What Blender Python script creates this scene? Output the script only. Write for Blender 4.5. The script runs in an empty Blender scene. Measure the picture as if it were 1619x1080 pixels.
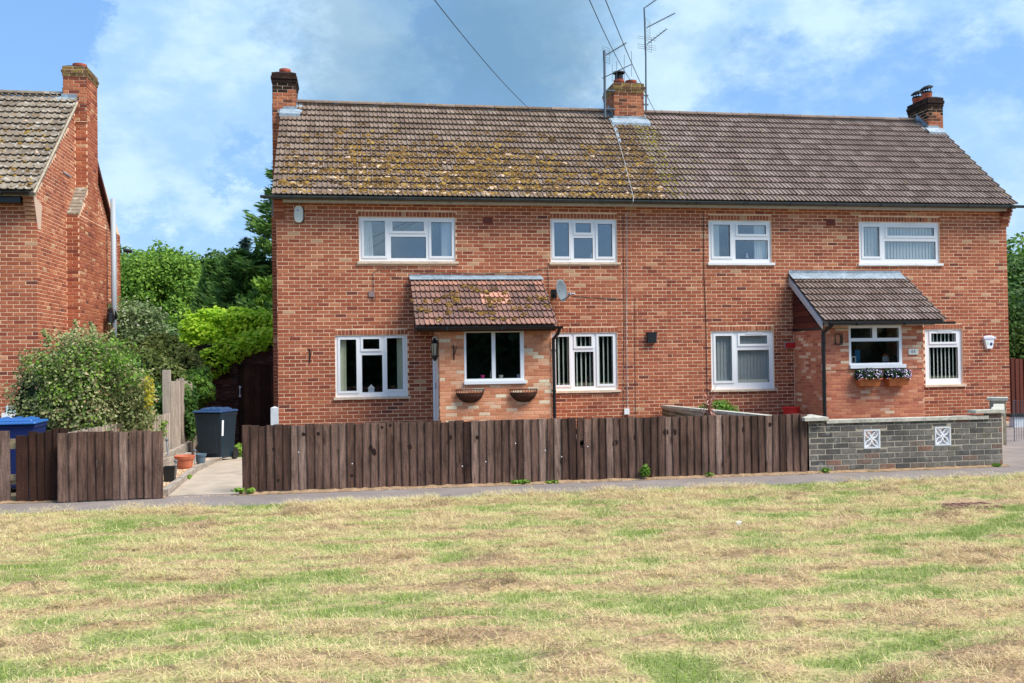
import bpy, math, random
import numpy as np
from mathutils import Vector, Matrix
random.seed(7); rng = np.random.default_rng(7)
R_ = math.radians
scene = bpy.context.scene
COL = scene.collection

# ------------------------------------------------------------------ camera
F_PX, YAW, PITCH, ROLL = 1508.43, .1673, .0148, -.0143
CAM = np.array([1.4328, -19.4687, 1.632])
FW = np.array([math.sin(YAW)*math.cos(PITCH), math.cos(YAW)*math.cos(PITCH), math.sin(PITCH)])
RT = np.array([math.cos(YAW), -math.sin(YAW), 0.]); UP = np.cross(RT, FW)
CR = math.cos(ROLL)*RT+math.sin(ROLL)*UP; CU = -math.sin(ROLL)*RT+math.cos(ROLL)*UP
def on(x, y, ax, v):
    d = (x-809.5)/F_PX*CR+(540-y)/F_PX*CU+FW
    return CAM+(v-CAM[ax])/d[ax]*d
def W(x, y, Y=0.): return on(x, y, 1, Y)
def proj(p):
    d = np.asarray(p, float)-CAM; z = d@FW
    return 809.5+F_PX*(d@CR)/z, 540-F_PX*(d@CU)/z, z
cd = bpy.data.cameras.new('camera'); cam = bpy.data.objects.new('camera', cd); COL.objects.link(cam)
cd.sensor_width = 36; cd.sensor_fit = 'HORIZONTAL'; cd.lens = F_PX/1619*36; cd.clip_start = .1; cd.clip_end = 3000
M = Matrix(((CR[0], CU[0], -FW[0], CAM[0]), (CR[1], CU[1], -FW[1], CAM[1]), (CR[2], CU[2], -FW[2], CAM[2]), (0, 0, 0, 1)))
cam.matrix_world = M; scene.camera = cam

# ------------------------------------------------------------------ light
scene.view_settings.view_transform = 'Standard'; scene.view_settings.look = 'None'
scene.view_settings.gamma = 1; scene.view_settings.use_curve_mapping = False
scene.view_settings.exposure = 2.05
SUN_EL, SUN_AZ = R_(54), R_(124)      # azimuth clockwise from +Y: sun stands behind the camera's right shoulder
sd = bpy.data.lights.new('sun', 'SUN'); sd.energy = 1.5; sd.angle = R_(34); sd.color = (1, .93, .82)
so = bpy.data.objects.new('sun', sd); COL.objects.link(so)
sdir = Vector((math.sin(SUN_AZ)*math.cos(SUN_EL), math.cos(SUN_AZ)*math.cos(SUN_EL), math.sin(SUN_EL)))
so.rotation_euler = sdir.to_track_quat('Z', 'Y').to_euler(); so.location = sdir*60

world = bpy.data.worlds.new('World'); scene.world = world; world.use_nodes = True
wt = world.node_tree; wt.nodes.clear()
def wn(t, **k):
    n = wt.nodes.new(t)
    for a, b in k.items(): setattr(n, a, b)
    return n
def wl(a, b): wt.links.new(a, b)
wout = wn('ShaderNodeOutputWorld'); bg = wn('ShaderNodeBackground'); bg.inputs[1].default_value = .05*.78
sky = wn('ShaderNodeTexSky', sky_type='NISHITA'); sky.sun_disc = False; sky.sun_elevation = SUN_EL; sky.sun_rotation = SUN_AZ
sky.altitude = 20; sky.air_density = 1.2; sky.dust_density = .6; sky.ozone_density = 2.5
tc = wn('ShaderNodeTexCoord')
def wmath(op, a, b=None, c=None, clamp=False):
    n = wn('ShaderNodeMath', operation=op); n.use_clamp = clamp
    for i, v in enumerate((a, b, c)):
        if v is None: continue
        if isinstance(v, (int, float)): n.inputs[i].default_value = v
        else: wl(v, n.inputs[i])
    return n.outputs[0]
def wnoise(scale, detail, zs=1.6, off=(0, 0, 0), rough=.55):
    mp = wn('ShaderNodeMapping'); mp.inputs['Scale'].default_value = (1, 1, zs); mp.inputs['Location'].default_value = off
    wl(tc.outputs['Generated'], mp.inputs[0])
    n = wn('ShaderNodeTexNoise'); n.inputs['Scale'].default_value = scale; n.inputs['Detail'].default_value = detail
    n.inputs['Roughness'].default_value = rough
    wl(mp.outputs[0], n.inputs['Vector']); return n
nd = wnoise(5.5, 7, 1.4, (3.1, .7, 0), .68)
vs = wn('ShaderNodeVectorMath', operation='SUBTRACT'); wl(nd.outputs['Color'], vs.inputs[0]); vs.inputs[1].default_value = (.5, .5, .5)
vm = wn('ShaderNodeVectorMath', operation='SCALE'); wl(vs.outputs[0], vm.inputs[0]); vm.inputs['Scale'].default_value = .34
va = wn('ShaderNodeVectorMath', operation='ADD'); wl(tc.outputs['Generated'], va.inputs[0]); wl(vm.outputs[0], va.inputs[1])
vn = wn('ShaderNodeVectorMath', operation='NORMALIZE'); wl(va.outputs[0], vn.inputs[0])
def blob(px, py, rin, rout):
    d = (px-809.5)/F_PX*CR+(540-py)/F_PX*CU+FW; d /= np.linalg.norm(d)
    dt = wn('ShaderNodeVectorMath', operation='DOT_PRODUCT'); wl(vn.outputs[0], dt.inputs[0]); dt.inputs[1].default_value = d
    mr = wn('ShaderNodeMapRange', interpolation_type='SMOOTHSTEP'); wl(dt.outputs['Value'], mr.inputs[0])
    mr.inputs[1].default_value = math.cos(rout/F_PX); mr.inputs[2].default_value = math.cos(rin/F_PX)
    return mr.outputs[0]
def bsum(lst):
    acc = None
    for (x, y, a, b, w) in lst:
        v = wmath('MULTIPLY', blob(x, y, a, b), w)
        acc = v if acc is None else wmath('ADD', acc, v)
    return acc
n1 = wnoise(3.4, 10, 1.7, (1.3, 4.2, 0), .62); n2 = wnoise(1.4, 5, 1.5, (7.3, 2.2, 1))
base = wmath('MULTIPLY_ADD', n1.outputs['Fac'], 4.2, -1.85)
bright0 = wmath('ADD', base, bsum([(240, 290, 40, 200, .85), (330, 60, 20, 260, .22), (560, 100, 30, 190, .55), (1330, 150, 90, 420, .55), (930, 120, 20, 260, .1),
                                  (40, 20, 30, 190, -.7), (335, 235, 15, 75, -.65), (260, 370, 30, 160, -.35), (1600, 170, 20, 160, -.35), (140, 160, 10, 100, -.15)]))
mrb = wn('ShaderNodeMapRange', interpolation_type='SMOOTHSTEP'); wl(bright0, mrb.inputs[0]); mrb.inputs[1].default_value = .22; mrb.inputs[2].default_value = .74; bright = mrb.outputs[0]
grey = wmath('ADD', wmath('MULTIPLY_ADD', n2.outputs['Fac'], 1.6, -.75), bsum([(690, 70, 90, 330, .75), (900, 40, 60, 330, .4), (500, 40, 10, 120, .1), (1250, 60, 10, 200, -.1), (200, 200, 50, 350, -.4)]), clamp=True)
mixa = wn('ShaderNodeMix', data_type='RGBA'); wl(bright, mixa.inputs['Factor']); wl(sky.outputs[0], mixa.inputs['A'])
thin = wn('ShaderNodeMix', data_type='RGBA'); thin.inputs['Factor'].default_value = .55; wl(sky.outputs[0], thin.inputs['A']); thin.inputs['B'].default_value = (1.6, 3.6, 7.2, 1)
wl(thin.outputs['Result'], mixa.inputs['A']); n3 = wnoise(7.5, 8, 1.8, (5.1, 1.2, 2), .6)
mrc = wn('ShaderNodeMapRange', interpolation_type='SMOOTHSTEP'); wl(n3.outputs['Fac'], mrc.inputs[0]); mrc.inputs[1].default_value = .36; mrc.inputs[2].default_value = .64
cc_ = wn('ShaderNodeMix', data_type='RGBA'); wl(mrc.outputs[0], cc_.inputs['Factor']); cc_.inputs['A'].default_value = (2.7, 4.35, 6.3, 1); cc_.inputs['B'].default_value = (4.3, 5.8, 7.0, 1); wl(cc_.outputs['Result'], mixa.inputs['B'])
mixb = wn('ShaderNodeMix', data_type='RGBA'); wl(wmath('MULTIPLY', grey, .85), mixb.inputs['Factor']); wl(mixa.outputs['Result'], mixb.inputs['A']); mixb.inputs['B'].default_value = (1.2, 2.3, 3.5, 1)
wl(mixb.outputs['Result'], bg.inputs[0]); wl(bg.outputs[0], wout.inputs[0])

# ------------------------------------------------------------------ materials
def mat(name, col=(.5, .5, .5), rough=.8, metal=0., ramp=None, noise=None, bump=0., bscale=60., spec=.3, coat=0., stain=None, trans=0., blotch=None):
    """ramp: [(pos, rgb)] driven by the 'tone' attribute. noise=(scale, amount): value variation. stain=(scale, rgb, thr, strength)"""
    m = bpy.data.materials.new(name); m.use_nodes = True; t = m.node_tree; b = t.nodes['Principled BSDF']
    b.inputs['Roughness'].default_value = rough; b.inputs['Metallic'].default_value = metal
    b.inputs['Specular IOR Level'].default_value = spec; b.inputs['Coat Weight'].default_value = coat
    def N(ty, **k):
        n = t.nodes.new(ty)
        for a, c in k.items(): setattr(n, a, c)
        return n
    g = N('ShaderNodeNewGeometry')
    if ramp:
        a = N('ShaderNodeAttribute'); a.attribute_name = 'tone'
        r = N('ShaderNodeValToRGB'); t.links.new(a.outputs['Fac'], r.inputs[0])
        e = r.color_ramp.elements
        e[0].position = ramp[0][0]; e[0].color = (*ramp[0][1], 1); e[1].position = ramp[-1][0]; e[1].color = (*ramp[-1][1], 1)
        for p, c in ramp[1:-1]:
            q = e.new(p); q.color = (*c, 1)
        out = r.outputs[0]
    else:
        c = N('ShaderNodeRGB'); c.outputs[0].default_value = (*col, 1); out = c.outputs[0]
    def NS(scale, det=5, vec=(1, 1, 1), off=0.):
        mp = N('ShaderNodeMapping'); mp.inputs['Scale'].default_value = vec; mp.inputs['Location'].default_value = (off, off*.7, off*.3)
        t.links.new(g.outputs['Position'], mp.inputs[0])
        n = N('ShaderNodeTexNoise'); n.inputs['Scale'].default_value = scale; n.inputs['Detail'].default_value = det
        t.links.new(mp.outputs[0], n.inputs['Vector']); return n
    if noise:
        for ns in (noise if isinstance(noise, list) else [noise]):
            n = NS(ns[0], 6, ns[2] if len(ns) > 2 else (1, 1, 1))
            mr = N('ShaderNodeMapRange'); t.links.new(n.outputs['Fac'], mr.inputs[0]); mr.inputs[1].default_value = .3; mr.inputs[2].default_value = .7
            mr.inputs[3].default_value = 1-ns[1]; mr.inputs[4].default_value = 1+ns[1]
            v = N('ShaderNodeVectorMath', operation='SCALE'); t.links.new(out, v.inputs[0]); t.links.new(mr.outputs[0], v.inputs['Scale']); out = v.outputs[0]
    for i, s in enumerate(stain or []):
        n = NS(s[0], 7, s[4] if len(s) > 4 else (1, 1, 1), 3.3+i*5)
        mr = N('ShaderNodeMapRange', interpolation_type='SMOOTHSTEP'); t.links.new(n.outputs['Fac'], mr.inputs[0]); mr.inputs[1].default_value = s[2]; mr.inputs[2].default_value = s[2]+.08
        mr.inputs[3].default_value = 0; mr.inputs[4].default_value = s[3]
        mx = N('ShaderNodeMix', data_type='RGBA'); t.links.new(mr.outputs[0], mx.inputs['Factor']); t.links.new(out, mx.inputs['A']); mx.inputs['B'].default_value = (*s[1], 1); out = mx.outputs['Result']
    t.links.new(out, b.inputs['Base Color'])
    if bump:
        n = NS(bscale, 6); bp = N('ShaderNodeBump'); bp.inputs['Strength'].default_value = bump; bp.inputs['Distance'].default_value = .01
        t.links.new(n.outputs['Fac'], bp.inputs['Height']); t.links.new(bp.outputs[0], b.inputs['Normal'])
    if trans:
        o = t.nodes['Material Output']; tr = N('ShaderNodeBsdfTranslucent'); t.links.new(out, tr.inputs[0]); mx = N('ShaderNodeMixShader'); mx.inputs[0].default_value = trans
        t.links.new(b.outputs[0], mx.inputs[1]); t.links.new(tr.outputs[0], mx.inputs[2]); t.links.new(mx.outputs[0], o.inputs[0])
    return m
MT = {}
MT['brick'] = mat('red_brick', rough=.9, ramp=[(0, (.15, .048, .034)), (.12, (.23, .058, .034)), (.4, (.35, .096, .047)), (.7, (.47, .160, .078)), (.88, (.55, .255, .135)), (1, (.52, .34, .20))],
                  noise=[(40, .14), (1.1, .08)], bump=.5, bscale=90, stain=[(2.2, (.60, .30, .18), .62, .22)])
MT['mortar'] = mat('mortar', (.84, .58, .39), .95, noise=[(12, .12), (1.5, .1)], bump=.4, bscale=120)
MT['peach'] = mat('peach_brick', rough=.9, ramp=[(0, (.55, .20, .10)), (.35, (.70, .29, .15)), (.8, (.78, .38, .22)), (.9, (.78, .53, .34)), (1, (.84, .74, .52))], noise=[(30, .12), (1.5, .1)], bump=.4, bscale=90)
MT['peach_mortar'] = mat('peach_mortar', (.72, .42, .26), .95, noise=(14, .12))
MT['pink'] = mat('pink_brick', rough=.9, ramp=[(0, (.30, .085, .055)), (.3, (.47, .15, .085)), (.7, (.60, .24, .125)), (.88, (.66, .36, .24)), (1, (.74, .58, .40))], noise=[(30, .14), (1.7, .12)], bump=.4, bscale=90)
MT['pink_mortar'] = mat('pink_mortar', (.55, .30, .22), .95, noise=(14, .15))
MT['grey_brick'] = mat('grey_brick', rough=.85, ramp=[(0, (.075, .072, .066)), (.4, (.125, .118, .104)), (.75, (.18, .165, .14)), (.9, (.17, .115, .09)), (1, (.24, .13, .09))], noise=[(25, .25), (3, .2)], bump=.5, bscale=70,
                       stain=[(9, (.30, .30, .27), .62, .5), (4, (.10, .11, .05), .62, .4)])
MT['pale_mortar'] = mat('pale_mortar', (.42, .37, .29), .95, noise=[(14, .18), (2, .2)], bump=.3)
MT['coping'] = mat('concrete_coping', (.48, .46, .39), .9, noise=[(18, .2), (3, .15)], bump=.5, bscale=60, stain=[(30, (.12, .12, .10), .60, .6), (8, (.36, .33, .16), .62, .4)])
TILE_R = [(0, (.14, .098, .074)), (.3, (.175, .125, .096)), (.7, (.205, .150, .117)), (1, (.245, .185, .148))]
MT['tile_mossy'] = mat('concrete_tile_weathered', rough=.92, ramp=TILE_R, noise=[(9, .12), (1.2, .06)], bump=.4, bscale=90,
                       stain=[(8, (.30, .22, .12), .58, .4), (14, (.44, .36, .30), .61, .55), (6, (.19, .12, .04), .60, .5), (26, (.5, .44, .38), .66, .6)])
MT['tile_plain'] = mat('concrete_tile', rough=.9, ramp=[(p, (c[0]*1.12, c[1]*1.14, c[2]*1.24)) for p, c in TILE_R], noise=[(9, .08)], bump=.35, bscale=90, stain=[(5, (.26, .20, .10), .66, .4)])
MT['tile_grey'] = mat('concrete_tile_lichened', rough=.92, ramp=[(0, (.15, .12, .09)), (1, (.27, .225, .175))], noise=[(9, .2)], bump=.5, bscale=70,
                      stain=[(10, (.52, .50, .44), .56, .6), (7, (.26, .16, .05), .61, .6), (16, (.08, .07, .05), .64, .6)])
MT['tile_red'] = mat('clay_coloured_tile', rough=.9, ramp=[(0, (.12, .072, .062)), (.4, (.21, .122, .10)), (.75, (.30, .165, .125)), (.86, (.42, .21, .15)), (1, (.62, .33, .24))], noise=[(9, .15)], bump=.4, bscale=90,
                     stain=[(20, (.6, .5, .42), .67, .7), (6, (.24, .17, .07), .66, .5)])
MT['moss'] = mat('moss', rough=1, ramp=[(0, (.05, .03, .012)), (.4, (.14, .078, .024)), (.72, (.29, .165, .035)), (.86, (.40, .26, .05)), (.93, (.40, .27, .15)), (1, (.70, .52, .38))], noise=(60, .35), bump=.8, bscale=120)
MT['moss_y'] = mat('yellow_moss', rough=1, ramp=[(0, (.08, .06, .012)), (.5, (.27, .21, .03)), (1, (.30, .36, .04))], noise=(60, .35), bump=.8, bscale=120)
MT['white'] = mat('white_upvc', (.86, .88, .90), .35, spec=.5)
MT['seal'] = mat('window_gasket', (.08, .085, .09), .6)
MT['sill'] = mat('cream_sill', (.70, .56, .42), .8, noise=[(30, .12), (5, .12)])
MT['cream'] = mat('cream_fascia_paint', (.50, .455, .38), .6, noise=[(20, .12), (2, .08)], stain=[(14, (.07, .06, .05), .66, .8, (.4, 1, 2))])
MT['black'] = mat('black_plastic', (.012, .014, .016), .35, spec=.5)
MT['gutter'] = mat('grey_black_gutter', (.05, .065, .07), .4, spec=.5, noise=(12, .3))
MT['dark'] = mat('unlit_room_wall', (.022, .021, .02), .9)  # near-black wall colour stands in for the dimness of the rooms
MT['lead'] = mat('lead_flashing', (.27, .34, .40), .6, metal=.15, noise=[(15, .25), (4, .2)], stain=[(18, (.5, .55, .6), .62, .5)])
MT['pot'] = mat('terracotta', (.50, .145, .075), .7, noise=(14, .12))
MT['potdark'] = mat('chimney_pot', (.42, .10, .055), .8, noise=(14, .25))
MT['soot'] = mat('sooty_brick', rough=.95, ramp=[(0, (.012, .008, .007)), (1, (.05, .024, .016))], noise=(20, .3), bump=.5)
MT['capmoss'] = mat('mossy_cap_brick', rough=.95, ramp=[(0, (.10, .05, .03)), (1, (.26, .15, .06))], noise=(20, .3), bump=.5, stain=[(12, (.22, .2, .04), .52, .7)])
MT['chbrick'] = mat('chimney_brick', rough=.95, ramp=[(0, (.10, .04, .025)), (.4, (.34, .10, .05)), (1, (.46, .18, .09))], noise=[(30, .2), (4, .2)], bump=.5, stain=[(9, (.05, .03, .02), .62, .7)])
MT['metal'] = mat('galvanised_metal', (.14, .17, .20), .5, metal=.5)
MT['cable'] = mat('cable', (.03, .035, .04), .6)
MT['flue'] = mat('steel_flue', (.012, .012, .014), .6)
MT['fence'] = mat('stained_fence_board', rough=.9, ramp=[(0, (.034, .016, .011)), (.35, (.08, .044, .032)), (.7, (.15, .092, .071)), (1, (.27, .19, .155))], noise=[(7, .45, (6, 6, .5)), (40, .3, (5, 5, .25)), (2.5, .3)],
                  bump=.5, bscale=40, stain=[(4, (.03, .014, .01), .63, .7, (3, 3, .6)), (9, (.24, .19, .165), .66, .35, (4, 4, .5))])
MT['fence_dark'] = mat('dark_stained_board', rough=.9, ramp=[(0, (.018, .008, .005)), (.6, (.055, .022, .014)), (1, (.10, .042, .025))], noise=[(7, .35, (6, 6, .6)), (3, .3)], bump=.5, bscale=40)
MT['knot'] = mat('wood_knot', (.02, .01, .008), .9)
MT['palewood'] = mat('weathered_pale_board', rough=.9, ramp=[(0, (.24, .19, .15)), (.5, (.38, .31, .25)), (1, (.50, .43, .36))], noise=[(7, .2, (6, 6, .5)), (30, .15, (5, 5, .3))], bump=.4, bscale=40)
MT['sleeper'] = mat('weathered_sleeper', (.33, .28, .23), .9, noise=[(6, .25, (4, .6, 4)), (30, .2)], bump=.5, bscale=40)
MT['rail'] = mat('fence_rail', (.30, .24, .15), .9, noise=[(8, .2)])
MT['shed'] = mat('creosoted_shed_board', rough=.85, ramp=[(0, (.035, .014, .009)), (.6, (.075, .027, .018)), (1, (.12, .045, .03))], noise=[(10, .4, (.4, 1, 6))], bump=.5, bscale=30, stain=[(7, (.24, .21, .20), .55, .55, (.5, 1, 6))])
MT['shedroof'] = mat('shed_felt', (.04, .035, .03), .95, noise=(20, .3))
MT['bin_body'] = mat('navy_bin_plastic', (.006, .022, .036), .45, spec=.5, noise=(5, .2))
MT['bin_lid'] = mat('blue_bin_lid', (.022, .06, .15), .4, spec=.5, noise=(6, .15))
MT['bin_blue'] = mat('bright_blue_bin', (.025, .12, .36), .4, spec=.5)
MT['bin_blue_body'] = mat('blue_bin_body', (.008, .022, .12), .5, spec=.5)
MT['asphalt'] = mat('asphalt', (.23, .195, .18), .95, noise=[(180, .3), (3, .12), (.7, .1)], bump=.5, bscale=200, stain=[(60, (.42, .40, .38), .66, .6), (1.6, (.10, .10, .10), .62, .25)])
MT['path'] = mat('concrete_path', (.42, .345, .265), .95, noise=[(60, .14), (3, .16)], bump=.4, bscale=150, stain=[(1.5, (.22, .19, .15), .6, .5)])
MT['gravel'] = mat('gravel_stone', rough=.9, ramp=[(0, (.30, .19, .11)), (.5, (.58, .38, .22)), (1, (.78, .62, .45))], noise=(60, .2))
MT['soil'] = mat('garden_soil', (.12, .09, .06), 1, noise=[(6, .3), (40, .3)])
MT['slate'] = mat('grey_plastic_pot', (.09, .14, .18), .6)
MT['curtain'] = mat('net_curtain', (.80, .82, .80), .9, trans=.3)
MT['curtain_c'] = mat('cream_curtain', (.8, .8, .6), .9)
MT['blind'] = mat('grey_blind', (.60, .62, .62), .8, trans=.2)
MT['blind_w'] = mat('pale_blind', (.85, .9, .84), .8)
MT['trunk'] = mat('bark', (.09, .07, .05), .95, noise=(12, .3), bump=.6, bscale=20)
MT['red'] = mat('red_plastic', (.50, .02, .02), .5)
MT['navy'] = mat('navy_print', (.01, .02, .12), .5)
MT['offwhite'] = mat('offwhite_plastic', (.72, .74, .68), .5)
MT['render'] = mat('pale_render', (.58, .62, .66), .9, noise=(8, .12))
MT['greypipe'] = mat('grey_soil_pipe', (.34, .40, .46), .5, spec=.5)
MT['dish'] = mat('dish_grey', (.15, .19, .22), .5, spec=.5)
MT['clad'] = mat('cladding_board', rough=.8, ramp=[(0, (.05, .012, .008)), (1, (.13, .03, .018))], noise=[(10, .25, (1, .4, 6))])
MT['liner'] = mat('coir_liner', (.16, .06, .03), 1, noise=(60, .4), bump=.6)
MT['wire'] = mat('basket_wire', (.055, .04, .035), .7)
MT['litter'] = mat('white_paper', (.85, .87, .90), .7)
MT['bronzeleaf'] = mat('pink_bronze_leaf', rough=.6, ramp=[(0, (.24, .08, .06)), (.5, (.55, .26, .20)), (1, (.75, .48, .40))], trans=.2)
def leafmat(n, ramp): return mat(n, rough=.6, ramp=ramp, trans=.32, spec=.25)
MT['leaf_mid'] = leafmat('mid_green_leaf', [(0, (.02, .06, .008)), (.5, (.11, .24, .025)), (1, (.28, .44, .06))])
MT['leaf_hedge'] = leafmat('hedge_leaf', [(0, (.012, .035, .008)), (.5, (.05, .125, .02)), (1, (.16, .28, .06))])
MT['leaf_ivy'] = leafmat('lime_green_leaf', [(0, (.14, .30, .01)), (.35, (.38, .66, .03)), (1, (.70, .92, .08))])
MT['leaf_dark'] = leafmat('conifer_needle', [(0, (.006, .018, .008)), (.5, (.018, .055, .018)), (1, (.05, .12, .03))])
MT['leaf_conifer'] = leafmat('cypress_spray', [(0, (.008, .028, .010)), (.45, (.035, .10, .025)), (1, (.20, .36, .07))])
MT['leaf_blue'] = leafmat('blue_green_needle', [(0, (.02, .05, .045)), (1, (.10, .18, .15))])
MT['leaf_var'] = leafmat('variegated_leaf', [(0, (.03, .05, .015)), (.3, (.15, .21, .06)), (.65, (.33, .38, .15)), (.88, (.52, .50, .27)), (1, (.46, .28, .16))])
MT['leaf_olive'] = leafmat('olive_leaf', [(0, (.04, .07, .012)), (.6, (.15, .20, .045)), (1, (.32, .32, .14))])
MT['leaf_pale'] = leafmat('pale_blossom_leaf', [(0, (.09, .16, .05)), (.55, (.26, .38, .15)), (.85, (.42, .50, .28)), (1, (.75, .78, .64))])
MT['leaf_yellow'] = leafmat('yellow_leaf', [(0, (.25, .24, .02)), (1, (.55, .48, .04))])
MT['petal'] = mat('pansy_petal', rough=.6, ramp=[(0, (.10, .02, .18)), (.35, (.35, .22, .55)), (.5, (.75, .68, .85)), (1, (.88, .84, .88))], trans=.2)

# glass: partly mirror, partly clear
def glassmat():
    m = bpy.data.materials.new('window_glass'); m.use_nodes = True; t = m.node_tree; t.nodes.clear()
    o = t.nodes.new('ShaderNodeOutputMaterial'); g = t.nodes.new('ShaderNodeBsdfGlossy'); g.inputs['Roughness'].default_value = .015; g.inputs[0].default_value = (.86, .93, 1, 1)
    tr = t.nodes.new('ShaderNodeBsdfTransparent'); tr.inputs[0].default_value = (.97, .985, .985, 1); mx = t.nodes.new('ShaderNodeMixShader')
    fr0 = t.nodes.new('ShaderNodeLayerWeight'); fr = t.nodes.new('ShaderNodeMath'); fr.operation = 'POWER'; fr.inputs[1].default_value = 4; t.links.new(fr0.outputs['Facing'], fr.inputs[0])
    ma = t.nodes.new('ShaderNodeMath'); ma.operation = 'MULTIPLY_ADD'; ma.inputs[1].default_value = .8; ma.inputs[2].default_value = .13; ma.use_clamp = True
    t.links.new(fr.outputs[0], ma.inputs[0]); t.links.new(ma.outputs[0], mx.inputs[0])
    t.links.new(tr.outputs[0], mx.inputs[1]); t.links.new(g.outputs[0], mx.inputs[2]); t.links.new(mx.outputs[0], o.inputs[0]); return m
MT['glass'] = glassmat()

# ------------------------------------------------------------------ mesh helpers
class MB:
    def __init__(s): s.v = []; s.f = []; s.t = []; s.tone = .5
    def add(s, vs, fs, tone=None):
        n = len(s.v); s.v += [tuple(p) for p in vs]; s.f += [tuple(i+n for i in f) for f in fs]
        s.t += [s.tone if tone is None else tone]*len(fs)
    def box(s, x0, x1, y0, y1, z0, z1, tone=None):
        s.add([(x0, y0, z0), (x1, y0, z0), (x1, y1, z0), (x0, y1, z0), (x0, y0, z1), (x1, y0, z1), (x1, y1, z1), (x0, y1, z1)],
              [(0, 3, 2, 1), (4, 5, 6, 7), (0, 1, 5, 4), (1, 2, 6, 5), (2, 3, 7, 6), (3, 0, 4, 7)], tone)
    def quad(s, a, b, c, d, tone=None): s.add([a, b, c, d], [(0, 1, 2, 3)], tone)
    def tube(s, pts, r, n=6, tone=None, cap=True):
        pts = [Vector(p) for p in pts]; vs = []; fs = []
        for i, p in enumerate(pts):
            d = (pts[min(i+1, len(pts)-1)]-pts[max(i-1, 0)]).normalized()
            a = Vector((0, 0, 1)) if abs(d.z) < .9 else Vector((1, 0, 0)); u = d.cross(a).normalized(); w = u.cross(d)
            rr = r[i] if isinstance(r, (list, tuple)) else r
            for k in range(n):
                an = 2*math.pi*k/n; vs.append(p+u*(rr*math.cos(an))+w*(rr*math.sin(an)))
        for i in range(len(pts)-1):
            for k in range(n): fs.append((i*n+k, i*n+(k+1) % n, (i+1)*n+(k+1) % n, (i+1)*n+k))
        if cap: fs += [tuple(range(n))[::-1], tuple(range((len(pts)-1)*n, len(pts)*n))]
        s.add(vs, fs, tone)
    def lathe(s, cx, cy, prof, n=20, tone=None, sx=1., sy=1.):
        vs = [(cx+r*sx*math.cos(2*math.pi*k/n), cy+r*sy*math.sin(2*math.pi*k/n), z) for r, z in prof for k in range(n)]
        fs = [(i*n+k, i*n+(k+1) % n, (i+1)*n+(k+1) % n, (i+1)*n+k) for i in range(len(prof)-1) for k in range(n)]
        fs += [tuple(range(n))[::-1], tuple(range((len(prof)-1)*n, len(prof)*n))]
        s.add(vs, fs, tone)
    def obox(s, c, u, w, L, T, H, tone=None, z0=None):
        """box with plan direction u (unit 2D), centre c, length L, thickness T, from z0 to z0+H"""
        c = np.array(c, float); u = np.array((u[0], u[1], 0.)); w = np.array((-u[1], u[0], 0.)); zz = c[2] if z0 is None else z0
        P = [c+u*a*L/2+w*b*T/2 for a, b in ((-1, -1), (1, -1), (1, 1), (-1, 1))]
        s.add([(p[0], p[1], zz) for p in P]+[(p[0], p[1], zz+H) for p in P], [(0, 3, 2, 1), (4, 5, 6, 7), (0, 1, 5, 4), (1, 2, 6, 5), (2, 3, 7, 6), (3, 0, 4, 7)], tone)
    def mesh(s, name, m, smooth=False):
        me = bpy.data.meshes.new(name); me.from_pydata(s.v, [], s.f)
        at = me.attributes.new('tone', 'FLOAT', 'FACE'); at.data.foreach_set('value', np.array(s.t, np.float32))
        for mm in (m if isinstance(m, (list, tuple)) else [m]): me.materials.append(MT[mm] if isinstance(mm, str) else mm)
        if smooth: me.shade_smooth()
        me.update(); return me
    def build(s, name, m, parent=None, smooth=False, loc=None): return link(name, s.mesh(name, m, smooth), parent, loc)
WM = {}
def link(name, data, parent=None, loc=None, rot=None, scale=None):
    o = bpy.data.objects.new(name, data); COL.objects.link(o)
    if loc is not None: o.location = loc
    if rot is not None: o.rotation_euler = rot
    if scale is not None: o.scale = scale
    if parent is not None:
        o.parent = parent; o.matrix_parent_inverse = WM[parent.name].inverted()
    WM[o.name] = o.matrix_basis.copy(); return o
def thing(name, label, cat, loc=(0, 0, 0), group=None):
    o = link(name, None, None, loc); o.empty_display_size = .2; tag(o, label, cat, group); return o
def tag(o, label=None, cat=None, group=None, kind=None):
    for k, v in (('label', label), ('category', cat), ('group', group), ('kind', kind)):
        if v: o[k] = v
    return o
def nmesh(name, V, Fq, m, tone=None, smooth=False, dom='FACE'):
    """numpy mesh: V (n,3), Fq (m,k)"""
    me = bpy.data.meshes.new(name); k = Fq.shape[1]; me.vertices.add(len(V)); me.vertices.foreach_set('co', V.astype(np.float32).ravel())
    me.loops.add(Fq.size); me.loops.foreach_set('vertex_index', Fq.astype(np.int32).ravel())
    me.polygons.add(len(Fq)); me.polygons.foreach_set('loop_start', np.arange(0, Fq.size, k, dtype=np.int32)); me.polygons.foreach_set('loop_total', np.full(len(Fq), k, np.int32))
    if tone is not None:
        at = me.attributes.new('tone', 'FLOAT', dom); at.data.foreach_set('value', tone.astype(np.float32))
    me.materials.append(MT[m] if isinstance(m, str) else m); me.update(calc_edges=True)
    if smooth: me.shade_smooth()
    else: me.shade_flat()
    return me

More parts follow.
